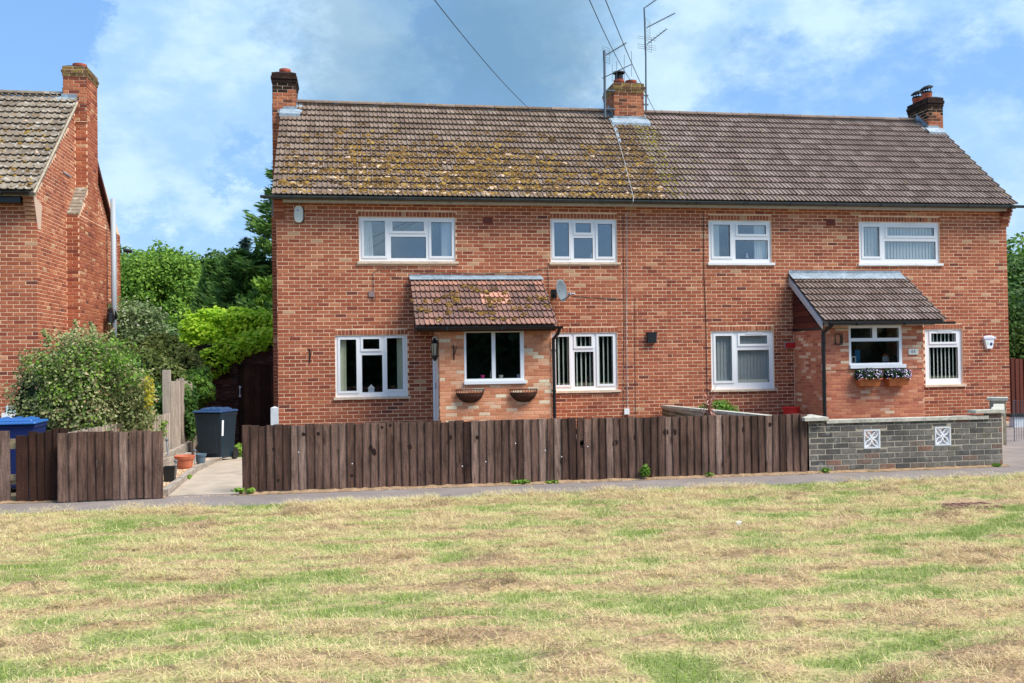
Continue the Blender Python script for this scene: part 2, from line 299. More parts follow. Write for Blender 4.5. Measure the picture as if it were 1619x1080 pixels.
# bricks ------------------------------------------------------------
UNIT = {}
def unit_bricks(m, lo=0., hi=1., dist=None, n=24):
    key = (m, lo, hi, n, dist)
    if key in UNIT: return UNIT[key]
    out = []
    for i in range(n):
        r = random.Random(i*31+5); t = (i+.5)/n
        t = dist_fn[dist](t) if dist else lo+(hi-lo)*t
        j = lambda a: r.uniform(-a, a)
        p = -.004+j(.0018); cx, cz = .03, .08
        X0, X1, Z0, Z1 = -.5+j(.008), .5+j(.008), -.5+j(.03), .5+j(.03)
        v = [(X0, .012, Z0), (X1, .012, Z0), (X1, .012, Z1), (X0, .012, Z1),
             (X0, p+.003, Z0), (X1, p+.003, Z0), (X1, p+.003, Z1), (X0, p+.003, Z1),
             (X0+cx, p, Z0+cz), (X1-cx, p, Z0+cz), (X1-cx, p+j(.0008), Z1-cz), (X0+cx, p, Z1-cz)]
        f = [(8, 9, 10, 11), (4, 5, 9, 8), (5, 6, 10, 9), (6, 7, 11, 10), (7, 4, 8, 11), (0, 1, 5, 4), (1, 2, 6, 5), (2, 3, 7, 6), (3, 0, 4, 7)]
        b = MB(); b.add(v, f, t); me = b.mesh('brick', m)
        out.append((me, np.array(v), np.array(f), t))
    UNIT[key] = out; return out
def d_main(t): return .0+.30*(t/.25) if t < .25 else (.30+.45*((t-.25)/.6) if t < .85 else .75+.25*((t-.85)/.15))
dist_fn = {'main': d_main}
def cut(rect, ops, mn=.028):
    """subtract the openings from one brick rectangle (clip, never split)"""
    u0, u1, z0, z1 = rect
    for a0, a1, b0, b1 in ops:
        if u1 <= a0+.002 or u0 >= a1-.002 or z1 <= b0+.002 or z0 >= b1-.002: continue
        opts = [(min(u1, a0-.006)-u0, z1-z0, (u0, min(u1, a0-.006), z0, z1)), (u1-max(u0, a1+.006), z1-z0, (max(u0, a1+.006), u1, z0, z1)),
                (u1-u0, b0-.004-z0, (u0, u1, z0, b0-.004)), (u1-u0, z1-b1-.004, (u0, u1, b1+.004, z1))]
        best = max(opts, key=lambda o: max(o[0], 0)*max(o[1], 0))
        if best[0] < mn or best[1] < mn: return None
        u0, u1, z0, z1 = best[2]
    if u1-u0 < mn or z1-z0 < .02: return None
    return u0, u1, z0, z1
def panel(lst, o, ang, U, z0, z1, ops=(), L=.225, H=.075, J=.0118, keep=None, zref=0., header_end=True, solid=None, off=0.):
    """append bricks of one wall face: (centre, ang, len, height, solid)"""
    ca, sa = math.cos(ang), math.sin(ang)
    k = math.floor((z0-zref)/H)
    while zref+k*H < z1-.01:
        a = max(z0, zref+k*H+J/2); b = min(z1, zref+(k+1)*H-J/2); s = off+(-L/2 if k % 2 else 0.); x = s
        while x < U-.01:
            u0, u1 = max(x+J/2, J/2), min(x+L-J/2, U)
            x += L
            if b-a < .015 or u1-u0 < .02: continue
            r = cut((u0, u1, a, b), ops)
            if r is None: continue
            uc, zc = (r[0]+r[1])/2, (r[2]+r[3])/2
            if keep and not keep(uc, zc): continue
            lst.append(((o[0]+uc*ca, o[1]+uc*sa, zc), ang, r[1]-r[0], r[3]-r[2]))
        k += 1
def soldiers(lst, o, x0, x1, z, h=.105, w=.075, ang=0.):
    n = max(1, round((x1-x0)/w)); w = (x1-x0)/n
    for i in range(n): lst.append(((o[0]+x0+(i+.5)*w, o[1]-.001, z+h/2), ang, w-.01, h-.008))
def wall_slab(b, x0, x1, z0, z1, y0, y1, ops):
    xs = sorted({x0, x1, *[v for o in ops for v in o[:2] if x0 < v < x1]}); zs = sorted({z0, z1, *[v for o in ops for v in o[2:] if z0 < v < z1]})
    for i in range(len(xs)-1):
        for j in range(len(zs)-1):
            cx, cz = (xs[i]+xs[i+1])/2, (zs[j]+zs[j+1])/2
            if any(o[0] < cx < o[1] and o[2] < cz < o[3] for o in ops): continue
            b.box(xs[i], xs[i+1], y0, y1, zs[j], zs[j+1])
def lay(lst, root, m, n_parts=300, dist='main', hide=None, name='brick', stuff='brickwork', tonefn=None, area_sub=None):
    """the bricks that show largest become parts, the rest one joined part"""
    units = unit_bricks(m, dist=dist); sc = []
    for i, (c, ang, L, H) in enumerate(lst):
        x, y, z = proj(c); nrm = np.array((math.sin(ang), -math.cos(ang), 0)); view = CAM-np.array(c); dd = np.linalg.norm(view)
        fac = max(0, nrm@view/dd); a = L*H*fac/z**2 if (0 < x < 1619 and 0 < y < 1080 and z > 0) else 0
        if hide and hide(x, y): a *= .001
        sc.append(a*(1+random.random()*.02))
    order = np.argsort(-np.array(sc)); big = set(int(i) for i in order[:n_parts] if sc[i] > 1e-7)
    V = []; FF = []; TT = []; n = 0
    for i, (c, ang, L, H) in enumerate(lst):
        k = random.randrange(len(units))
        if tonefn:
            tt = tonefn(c); k = min(len(units)-1, max(0, int(tt*len(units))))
        me, v, f, t = units[k]
        if i in big: link(name, me, root, c, (0, 0, ang), (L, 1, H)); continue
        p = v*np.array((L, 1, H)); ca, sa = math.cos(ang), math.sin(ang)
        V.append(np.stack([c[0]+p[:, 0]*ca-p[:, 1]*sa, c[1]+p[:, 0]*sa+p[:, 1]*ca, c[2]+p[:, 2]], 1)); FF.append(f+n); n += len(v); TT.append(np.full(len(f), t))
    if V: tag(link(stuff, nmesh(stuff, np.concatenate(V), np.concatenate(FF), m, np.concatenate(TT)), root), kind='stuff')

# roof tiles ----------------------------------------------------------
TU = {}
PROF = [(0, .006), (.05, .003), (.32, .003), (.37, .024), (.46, .024), (.51, .003), (.82, .003), (.87, .026), (.96, .026), (1.0, .006)]
def unit_tiles(m, tw=.2, tl=.30, n=16):
    if (m, tw) in TU: return TU[(m, tw)]
    out = []
    for i in range(n):
        r = random.Random(i*17+3); t = (i+.5)/n; j = r.uniform(-.004, .004); jj = r.uniform(-.003, .003)
        P = len(PROF); v = []
        for (u, h) in PROF: v.append((u*tw, j, h+.046+jj))
        for (u, h) in PROF: v.append((u*tw, tl, h+.002))
        for (u, h) in PROF: v.append((u*tw, j+.003, h+.026+jj))
        for (u, h) in PROF: v.append((u*tw, .06, h*.3+.022+jj))
        f = [(k, k+1, P+k+1, P+k) for k in range(P-1)]+[(2*P+k, 2*P+k+1, k+1, k) for k in range(P-1)]+[(3*P+k, 3*P+k+1, 2*P+k+1, 2*P+k) for k in range(P-1)]
        b = MB(); b.add(v, f, t); out.append((b.mesh('roof_tile', m), np.array(v), np.array(f), t))
    TU[(m, tw)] = out; return out
def roof(root, X0, X1, eY, eZ, pitch, T, m, tw=.2, gauge=.265, n_parts=300, name='roof_tile', tonefn=None, hole=None):
    units = unit_tiles(m, tw); items = []
    nc = math.ceil((X1-X0)/tw-.3); tw2 = (X1-X0)/nc; cp, sp = math.cos(pitch), math.sin(pitch); k = 0
    while k*gauge < T-.05:
        for c in range(nc):
            x = X0+c*tw2; t = k*gauge
            if hole and hole(x+tw2/2, t+gauge/2): continue
            items.append((x+random.uniform(-.002, .002), eY+t*cp, eZ+t*sp, min(1, (T-t)/.30)))
        k += 1
    sc = []
    for (x, y, z, q) in items:
        a, b2, d = proj((x+.1, y+.1, z+.08)); sc.append((1/d**2 if (0 < a < 1619 and 0 < b2 < 1080) else 0)*q)
    order = np.argsort(-np.array(sc)); big = set(int(i) for i in order[:n_parts] if sc[i] > 0)
    V = []; FF = []; TT = []; n = 0; R = np.array(((1, 0, 0), (0, cp, -sp), (0, sp, cp)))
    for i, (x, y, z, q) in enumerate(items):
        k = random.randrange(len(units))
        if tonefn: k = min(len(units)-1, max(0, int(tonefn(x, y, z)*len(units))))
        me, v, f, t = units[k]; s = (tw2/tw, q, 1)
        if i in big: link(name, me, root, (x, y, z), (pitch+random.uniform(-.004, .004), 0, 0), s); continue
        p = (v*np.array(s))@R.T+np.array((x, y, z)); V.append(p); FF.append(f+n); n += len(v); TT.append(np.full(len(f), t))
    if V: tag(link('roof_tiling', nmesh('roof_tiling', np.concatenate(V), np.concatenate(FF), m, np.concatenate(TT)), root), kind='stuff')
def moss(root, pts, eY, eZ, pitch, m='moss'):
    """pts: (x, t, radius, tone) lumps of moss lying on the slope"""
    b = MB(); cp, sp = math.cos(pitch), math.sin(pitch)
    for x, t, r, tn in pts:
        vs = []
        for ring, (rr, hh) in enumerate(((1, 0), (.8, .35), (.35, .62))):
            for k in range(7):
                a = 2*math.pi*(k+ring*.3)/7; q = r*rr*random.uniform(.65, 1.25); u = q*math.cos(a)*1.25; v = q*math.sin(a)*.85; h = .045+r*hh*random.uniform(.6, 1.2)*.9
                vs.append((x+u, eY+(t+v)*cp-h*sp, eZ+(t+v)*sp+h*cp))
        fs = [(i*7+k, i*7+(k+1) % 7, (i+1)*7+(k+1) % 7, (i+1)*7+k) for i in range(2) for k in range(7)]+[tuple(range(14, 21))]
        b.add(vs, fs, tn)
    return tag(b.build('moss', m, root), kind='stuff')
def ridge(root, X0, X1, Y, Z, m, rad=.11, seg=.45):
    n = round((X1-X0)/seg); seg = (X1-X0)/n
    for i in range(n):
        b = MB(); vs = []; N = 8
        for e, rr in ((0, rad), (seg-.008, rad-.006), (seg-.008, rad-.02), (0, rad-.02)):
            for k in range(N+1):
                a = math.pi*k/N; vs.append((e, -rr*math.cos(a)*1.05, rr*math.sin(a)*.75))
        q = N+1; fs = [(j*q+k, j*q+k+1, ((j+1) % 4)*q+k+1, ((j+1) % 4)*q+k) for j in range(4) for k in range(N)]
        b.add(vs, fs, random.random()); b.build('ridge_tile', m, root, loc=(X0+i*seg, Y, Z+random.uniform(-.003, .003)))

# windows ---------------------------------------------------------------
def window(root, X0, X1, Z0, Z1, panes, Y=0., sill=True, rec=.035, sm='sill', name='window', sill_h=.05, vents=()):
    """panes: (fx0, fx1, fz0, fz1, opens) in fractions measured from the top left"""
    w, h = X1-X0, Z1-Z0; R = []
    for p in panes: R.append((X0+p[0]*w, X0+p[1]*w, Z1-p[3]*h, Z1-p[2]*h, p[4]))
    yf = Y+rec; b = MB(); wall_slab(b, X0, X1, Z0, Z1, yf, yf+.07, [r[:4] for r in R]); fr = b.build(name, 'white', root)
    for r in R:
        x0, x1, z0, z1, op = r
        if op:
            b = MB(); e = .042
            wall_slab(b, x0-e, x1+e, z0-e, z1+e, yf-.016, yf-.001, [(x0+.004, x1-.004, z0+.004, z1-.004)]); b.build('casement', 'white', fr)
        b = MB(); g = .007; wall_slab(b, x0, x1, z0, z1, yf+.006, yf+.02, [(x0+g, x1-g, z0+g, z1-g)]); b.build('gasket', 'seal', fr)
        b = MB(); b.box(x0, x1, yf+.022, yf+.03, z0, z1); b.build('pane', 'glass', fr)
    for (fx0, fx1, fz) in vents:
        b = MB(); zz = Z1-fz*h; b.box(X0+fx0*w, X0+fx1*w, yf-.028, yf-.017, zz-.012, zz+.008); b.build('trickle_vent', 'white', fr)
    if sill:
        b = MB(); n = max(3, round((w+.1)/.22)); xs = np.linspace(X0-.04, X1+.06, n+1)
        for i in range(n): b.box(xs[i]+.001, xs[i+1]-.001, Y-.045+random.uniform(-.004, .004), Y+rec+.05, Z0-sill_h+random.uniform(-.003, .003), Z0-.002)
        b.build('sill', sm, fr)
    return fr
def curtain(X0, X1, Z0, Z1, Y, m, label, cat='curtain', amp=.02, n=26, taper=0., group=None):
    b = MB(); r = random.Random(int(X0*100)); ph = r.random()*6; vs = []
    for j, z in enumerate((Z0, (Z0+Z1)/2, Z1)):
        x1 = X1-taper*(1-j/2)
        for i in range(n+1): vs.append((X0+(x1-X0)*i/n, Y+amp*math.sin(ph+i*1.7)*(.6+.4*math.sin(i*.37)), z))
    b.add(vs, [(j*(n+1)+i, j*(n+1)+i+1, (j+1)*(n+1)+i+1, (j+1)*(n+1)+i) for j in range(2) for i in range(n)])
    tag(b.build('curtain', m, smooth=True), label, cat, group)
def blind(X0, X1, Z0, Z1, Y, m, label, pitch_, rot, wdt, group='vertical blinds in the windows'):
    t = thing('vertical_blind', label, 'blind', ((X0+X1)/2, Y, Z0), group)
    n = int((X1-X0)/pitch_); b = MB(); b.box(X0, X1, Y-.01, Y+.02, Z1-.03, Z1); b.build('headrail', 'white', t)
    me = None
    for i in range(n):
        x = X0+(i+.5)*(X1-X0)/n
        if me is None:
            b = MB(); b.box(-wdt/2, wdt/2, -.001, .001, 0, Z1-Z0-.03); me = b.mesh('slat', m)
        link('slat', me, t, (x, Y, Z0), (0, 0, rot+random.uniform(-.05, .05)))

def gutter(root, X0, X1, Y, Z, m='gutter', r=.055):
    b = MB(); N = 8; vs = []
    for e in (X0, X1):
        for rr in (r, r-.008):
            for k in range(N+1):
                a = math.pi*k/N; vs.append((e, Y-rr*math.cos(a), Z-rr*math.sin(a)))
    q = N+1
    fs = [(k, k+1, 2*q+k+1, 2*q+k) for k in range(N)]+[(q+k, 3*q+k, 3*q+k+1, q+k+1) for k in range(N)]+[(0, 2*q, 3*q, q), (N, q+N, 3*q+N, 2*q+N)]
    fs += [tuple(range(0, q)), tuple(range(2*q, 3*q))[::-1]]
    b.add(vs, fs); o = b.build('gutter', m, root)
    bb = MB()
    for x in np.arange(X0+.6, X1-.2, 1.05): bb.box(x-.018, x+.018, Y-r-.006, Y+r, Z-r-.008, Z+.004)
    bb.build('bracket', 'black', o)
    return o
def downpipe(root, X, Y, Z0, Z1, m='black', r=.034, name='downpipe'):
    b = MB(); b.tube([(X, Y, Z0), (X, Y, Z1)], r, 10)
    for z in (Z0+.3, (Z0+Z1)/2, Z1-.25): b.tube([(X, Y, z-.02), (X, Y, z+.02)], r+.008, 10)
    return b.build(name, m, root)

def chimney(root, X0, X1, Y0, Y1, Z0, Z1, pots, m='chbrick', capm='capmoss', low=None, name='chimney'):
    b = MB(); b.box(X0+.004, X1-.004, Y0+.004, Y1-.004, Z0, Z1-.02); ch = b.build(name, 'mortar', root)
    L = []; zr = Z1-.225
    for o, ang, U in (((X0, Y0), 0, X1-X0), ((X1, Y0), math.pi/2, Y1-Y0), ((X0, Y1), -math.pi/2, Y1-Y0), ((X1, Y1), math.pi, X1-X0)):
        panel(L, (*o, 0), ang, U, Z0, zr, zref=zr, off=0)
    if capm == 'soot':
        S = [q for q in L if q[0][2] > zr-.12-.16*random.random()]; L = [q for q in L if q not in S]; lay(S, ch, 'soot', 40, None, stuff='sooty_brickwork')
    lay(L, ch, m, 130, 'main')
    # oversailing cap courses
    C = []
    for k, (e, h0) in enumerate(((.015, 0), (.032, .075), (.012, .15))):
        z = zr+h0; xa, xb, ya, yb = X0-e, X1+e, Y0-e, Y1+e
        for o, ang, U in (((xa, ya), 0, xb-xa), ((xb, ya), math.pi/2, yb-ya), ((xa, yb), -math.pi/2, yb-ya), ((xb, yb), math.pi, xb-xa)):
            panel(C, (*o, 0), ang, U, z, z+.073, zref=z, L=.15 if k == 0 else .225)
        b = MB(); b.box(xa+.003, xb-.003, ya+.003, yb-.003, z, z+.074); b.build('cap_course', 'soot' if capm == 'soot' else 'mortar', ch)
    lay(C, ch, capm, 60, 'main')
    b = MB(); zt = zr+.225; cx, cy = (X0+X1)/2, (Y0+Y1)/2
    b.add([(X0-.01, Y0-.01, zt), (X1+.01, Y0-.01, zt), (X1+.01, Y1+.01, zt), (X0-.01, Y1+.01, zt), (X0+.1, Y0+.1, zt+.05), (X1-.1, Y0+.1, zt+.05), (X1-.1, Y1-.1, zt+.05), (X0+.1, Y1-.1, zt+.05)],
          [(0, 1, 5, 4), (1, 2, 6, 5), (2, 3, 7, 6), (3, 0, 4, 7), (4, 5, 6, 7)]); b.build('flaunching', 'soot', ch)
    for (px, py, r, h, cowl) in pots:
        b = MB(); b.lathe(px, py, [(r*.92, zt), (r*.92, zt+h*.6), (r, zt+h*.65), (r*1.02, zt+h*.95), (r*.85, zt+h), (r*.8, zt+h*.5)], 18); b.build('pot', 'potdark', ch, smooth=False)
        if cowl == 'flat':
            b = MB(); z = zt+h; b.lathe(px, py, [(r*.8, z), (r*.75, z+.10)], 14); b.lathe(px, py, [(r*.5, z+.15), (r*1.15, z+.16), (r*1.1, z+.19), (r*.3, z+.22)], 18)
            for a in range(4): b.box(px+r*.7*math.cos(a*1.57)-.01, px+r*.7*math.cos(a*1.57)+.01, py+r*.7*math.sin(a*1.57)-.01, py+r*.7*math.sin(a*1.57)+.01, z+.09, z+.17)
            b.build('cowl', 'flue', ch)
        if cowl == 'tilt':
            b = MB(); z = zt+h; b.lathe(px, py, [(r*1.0, z-.03), (r*1.05, z+.02), (r*.8, z+.05)], 16); n = 16
            vs = [(px+rr*math.cos(2*math.pi*k/n), py+rr*math.sin(2*math.pi*k/n), z+.12+hh+.25*rr*math.cos(2*math.pi*k/n)) for rr, hh in ((r*1.25, 0), (r*1.2, .03), (r*.6, .075)) for k in range(n)]
            b.add(vs, [(i*n+k, i*n+(k+1) % n, (i+1)*n+(k+1) % n, (i+1)*n+k) for i in range(2) for k in range(n)]+[tuple(range(n))[::-1], tuple(range(2*n, 3*n))])
            for a in range(4): b.box(px+r*.8*math.cos(a*1.57+.7)-.008, px+r*.8*math.cos(a*1.57+.7)+.008, py+r*.8*math.sin(a*1.57+.7)-.008, py+r*.8*math.sin(a*1.57+.7)+.008, z+.04, z+.14)
            b.build('cowl', 'flue', ch)
    return ch

# ------------------------------------------------------------------ ground
GZ = lambda Y: 0. if Y < -5 else (-.045*(Y+5) if Y < 7 else -.54)
b = MB(); b.quad((-900, -700, -.62), (900, -700, -.62), (900, 1500, -.62), (-900, 1500, -.62)); tag(b.build('terrain', mat('field_grass', (.10, .14, .04), 1, noise=[(.05, .3), (1, .2)])), kind='structure')
b = MB()
ys = [-7.5, -5, -2, 1, 4, 7, 14, 60]
for i in range(len(ys)-1): b.quad((-60, ys[i], GZ(ys[i])-.012), (60, ys[i], GZ(ys[i])-.012), (60, ys[i+1], GZ(ys[i+1])-.012), (-60, ys[i+1], GZ(ys[i+1])-.012))
tag(b.build('garden_ground', 'soil'), kind='structure')
b = MB(); b.box(-60, 60, -8.72, -7.42, -.1, 0); tag(b.build('pavement', 'asphalt'), kind='structure')
b = MB()
for a0, a1 in ((-7.42, -5), (-5, -2), (-2, 1), (1, 4.9)):
    xl = lambda y: -.76-.02*(y+7.4); xr = lambda y: .11-.03*(y+7.4)
    b.quad((xl(a0), a0, GZ(a0)+.002), (xr(a0), a0, GZ(a0)+.002), (xr(a1), a1, GZ(a1)+.002), (xl(a1), a1, GZ(a1)+.002))
tag(b.build('path', 'path'), kind='structure')
b = MB(); b.box(10.5, 30, -7.42, -4.0, -.1, .001); b.box(12.8, 30, -4.0, -.5, -.3, -.02); tag(b.build('driveway', 'asphalt'), kind='structure')

b = MB(); xx = np.arange(-3.4, 10.4, .06); rr = random.Random(5)
P0 = [(x, -7.43, .004) for x in xx]; P1 = [(x, -7.50, .022+rr.uniform(-.006, .01)) for x in xx]; P2 = [(x, -7.565-rr.uniform(0, .05)-(.03 if math.sin(x*2.3)+math.sin(x*.9) > .6 else 0), .0035) for x in xx]; q = len(xx)
b.add(P0+P1+P2, [(k+a*q+1, k+a*q, k+(a+1)*q, k+1+(a+1)*q) for a in range(2) for k in range(q-1) if not (-.80 < xx[k] < .08)])
tag(b.build('fence_foot_soil', mat('sandy_soil', (.30, .20, .12), 1, noise=[(70, .5), (6, .25)], stain=[(9, (.10, .10, .03), .58, .7)], bump=.8, bscale=60)), kind='structure')

# value noise in numpy for the verge
def vnoise(x, y, seed=0):
    r = np.random.default_rng(seed); T = r.random((256, 256)); xi = np.floor(x).astype(int); yi = np.floor(y).astype(int); fx = x-xi; fy = y-yi
    fx = fx*fx*(3-2*fx); fy = fy*fy*(3-2*fy); a = T[xi % 256, yi % 256]; b_ = T[(xi+1) % 256, yi % 256]; c = T[xi % 256, (yi+1) % 256]; d = T[(xi+1) % 256, (yi+1) % 256]
    return (a*(1-fx)+b_*fx)*(1-fy)+(c*(1-fx)+d*fx)*fy
def fbm(x, y, seed=0, o=4): return sum(vnoise(x*2**i, y*2**i, seed+i)*.5**i for i in range(o))/sum(.5**i for i in range(o))
def dry(x, y):
    """0 = fresh green, 1 = straw; clippings lie in swaths along the verge"""
    s = y+.05*x; w = fbm(x*.5, s*.9, 11, 3)
    d = .66+.09*np.sin(2*math.pi*(s/.98+.9*w))+.95*(fbm(x*.4+9, s*1.9, 3, 4)-.5)+3.5*(fbm(x*2.3, s*6.2, 9, 5)-.5)
    d -= 1.2*np.exp(-((x-7.78)/.3)**8-((y+10.38)/.19)**8)*0
    d += .16*np.clip((1.5-x)*.12, -.5, .5)+.30*np.exp(-((y+8.95)/.35)**2)-.55*np.exp(-((x+1.2)/1.3)**2-((s+11.6)/.45)**2)-.35*np.exp(-((x-8)/2.)**2-((s+11.2)/.5)**2)-.4*np.exp(-((x-5.8)/1.)**2-((s+13.1)/.3)**2)
    return np.clip(d, 0, 1)
def mh(x, y): return 1-np.exp(-((x-7.78)/.36)**6-((y+10.36)/.24)**6)
def mound(x, y): return (dry(x, y)*.05*fbm(x*3.5, y*6, 21, 3)+.09*np.clip(fbm(x*1.3, y*4.2, 61, 4)-.5, 0, 1)*dry(x, y)+.012*fbm(x*9, y*12, 25, 2))*mh(x, y)
MT['turf'] = mat('turf', rough=1, ramp=[(0, (.16, .20, .055)), (.35, (.26, .27, .10)), (.6, (.36, .30, .14)), (1, (.36, .25, .14))], noise=[(50, .4), (8, .15)], bump=.6, bscale=80)
MT['blade'] = mat('grass_blade', rough=.8, ramp=[(0, (.18, .28, .04)), (.22, (.33, .42, .10)), (.42, (.57, .54, .24)), (.6, (.77, .64, .35)), (.8, (.62, .45, .26)), (1, (.22, .14, .085))], trans=.15, spec=.15)
gx = np.arange(-9, 19.01, .07); gy = np.concatenate([np.arange(-17.5, -8.65, .05), [-8.65]])
XX, YY = np.meshgrid(gx, gy, indexing='ij'); edge = -8.64+.10*(fbm(XX*2.2, XX*0+2, 31, 4)-.5)
YY = np.minimum(YY, edge)
ZZ = .012+mound(XX, YY); V = np.stack([XX, YY, ZZ], -1).reshape(-1, 3); a, c = XX.shape
I = (np.arange(a-1)[:, None]*c+np.arange(c-1)[None]).ravel(); Fq = np.stack([I, I+c, I+c+1, I+1], 1)
tn = dry(XX, YY).ravel()
tag(link('grass_verge', nmesh('grass_verge', V, Fq, 'turf', tn, True, 'POINT')), kind='structure')
b = MB()
for q in ((-200, -9, -17.5, -8.7), (19, 200, -17.5, -8.7), (-200, 200, -34, -17.5)): b.quad((q[0], q[2], .008), (q[1], q[2], .008), (q[1], q[3], .008), (q[0], q[3], .008))
tag(b.build('verge_beyond', mat('verge_grass', (.24, .22, .10), 1, noise=[(2, .3), (20, .3)])), kind='structure')
def blades(n, seed, straw):
    r = np.random.default_rng(seed)
    # denser near the camera
    y = -8.60-(8.2)*r.random(n)**1.15; x = -6.5+23*r.random(n)
    hz = np.zeros(n)
    if straw:                       # two thirds of the clippings lie in loose clumps
        nc = 30000; cy = -8.65-8.2*r.random(nc)**1.1; cx = -6.5+23*r.random(nc); keep = r.random(nc) < dry(cx, cy)**1.6; cx, cy = cx[keep], cy[keep]
        q = r.integers(0, len(cx), n); rad = (.03+.07*r.random(len(cx)))[q]; hh = (.012+.035*r.random(len(cx)))[q]; m_ = r.random(n) < .68
        gx_, gy_ = r.normal(0, .5, n), r.normal(0, .5, n); x = np.where(m_, cx[q]+gx_*rad*1.5, x); y = np.where(m_, cy[q]+gy_*rad, y); hz = np.where(m_, hh*np.clip(1-(gx_**2+gy_**2)*.7, 0, 1), 0)
        y = np.minimum(y, -8.60)
    d0 = (y+19.47)
    ok = (x > CAM[0]+d0*(-.42)-1.2) & (x < CAM[0]+d0*.80+1.2) & (y > -16.0); x, y, hz = x[ok], y[ok], hz[ok]; d = dry(x, y)
    if straw: k = r.random(len(x)) < (.30+.70*d)*mh(x, y)**2
    else: k = r.random(len(x)) < (1.02-.85*d)*mh(x, y)**2
    x, y, d, hz = x[k], y[k], d[k], hz[k]; n = len(x); z = .010+mound(x, y)+hz; az = r.random(n)*2*math.pi
    if straw:
        L = r.uniform(.025, .085, n); el = r.uniform(-.1, .7, n)**1; w = r.uniform(.0012, .0024, n); z = z+(r.random(n)-.2)*.018*(.4+d)
        t = np.clip(.42+.20*d-np.minimum(hz, .04)*1.5+r.normal(0, .12, n)+.5*(fbm(x*5, y*11, 51, 2)-.5)+2.4*np.clip(fbm(x*1.3, y*4.2, 61, 4)-.53, 0, 1)*d, .3, 1)  # brown thatch cores and darker clump undersides; relief shading put into the tone
    else:
        L = r.uniform(.018, .045, n)*(1+.4*(fbm(x*1.3, y*2, 71, 2)-.5)); L = np.where(r.random(n) < .012, L*2.4, L); el = r.uniform(.7, 1.5, n); w = r.uniform(.0014, .0028, n)
        t = np.clip(.12+.30*d+r.normal(0, .10, n)+.25*(fbm(x*2, y*4, 41, 3)-.5), 0, .6)
    dx, dy, dz = np.cos(az)*np.cos(el), np.sin(az)*np.cos(el), np.sin(el); px, py = -np.sin(az)*w, np.cos(az)*w
    b0 = np.stack([x-px, y-py, z], 1); b1 = np.stack([x+px, y+py, z], 1); tp = np.stack([x+dx*L, y+dy*L, z+dz*L], 1)
    V = np.stack([b0, b1, tp], 1).reshape(-1, 3); Fq = np.arange(3*n).reshape(-1, 3); return V, Fq, t
V, Fq, t = blades(620000, 5, False)
tag(link('grass', nmesh('grass', V, Fq, 'blade', t)), 'short mown grass with green patches showing between pale swaths of clippings', 'grass', kind='stuff')
V, Fq, t = blades(620000, 6, True)
tag(link('grass_clippings', nmesh('grass_clippings', V, Fq, 'blade', t)), 'straw coloured dried grass clippings lying in rows over the verge', 'grass clippings', kind='stuff')

# ------------------------------------------------------------------ the pair of houses
PT = .7033; EY, EZ = -.25, 4.86; TL = 4.08; PARTY = 8.07
UP3 = [(.054, .28, .08, .87, 1), (.376, .611, .09, .316, 1), (.352, .637, .435, .91, 0), (.71, .935, .10, .87, 1)]
WIN = {
 'W1': (1.62, 3.57, 3.58, 4.48, [(.049, .270, .08, .88, 1), (.343, .673, .093, .315, 1), (.328, .693, .437, .923, 0), (.746, .965, .098, .88, 1)]),
 'W2': (5.57, 7.0, 3.57, 4.48, UP3),
 'W3': (9.04, 10.47, 3.565, 4.48, [(.075, .348, .094, .851, 1), (.467, .925, .10, .318, 1), (.43, .952, .454, .908, 0)]),
 'W4': (12.53, 14.48, 3.56, 4.48, [(.06, .26, .11, .834, 1), (.353, .942, .122, .329, 1), (.324, .96, .461, .895, 0)]),
 'W5': (1.12, 2.56, .845, 2.085, [(.066, .293, .063, .905, 1), (.382, .614, .058, .228, 1), (.366, .65, .323, .93, 0), (.713, .936, .047, .89, 1)]),
 'W6': (5.56, 6.97, .885, 2.09, [(.06, .27, .06, .905, 1), (.368, .612, .06, .238, 1), (.347, .638, .33, .934, 0), (.713, .939, .06, .90, 1)]),
 'W7': (9.05, 10.48, .84, 2.09, [(.074, .337, .075, .858, 1), (.46, .904, .075, .226, 1), (.425, .93, .328, .889, 0)]),
 'W8': (14.07, 14.99, .85, 2.085, [(.18, .85, .07, .233, 1), (.125, .90, .326, .893, 0)]),
}
VENT = {'W3': [(.56, .82, .035)], 'W4': [(.55, .74, .045), (.06, .26, .05)], 'W7': [(.56, .82, .035)], 'W8': [(.35, .75, .03)]}
def slope_z(y): return EZ+(y-EY)*math.tan(PT)
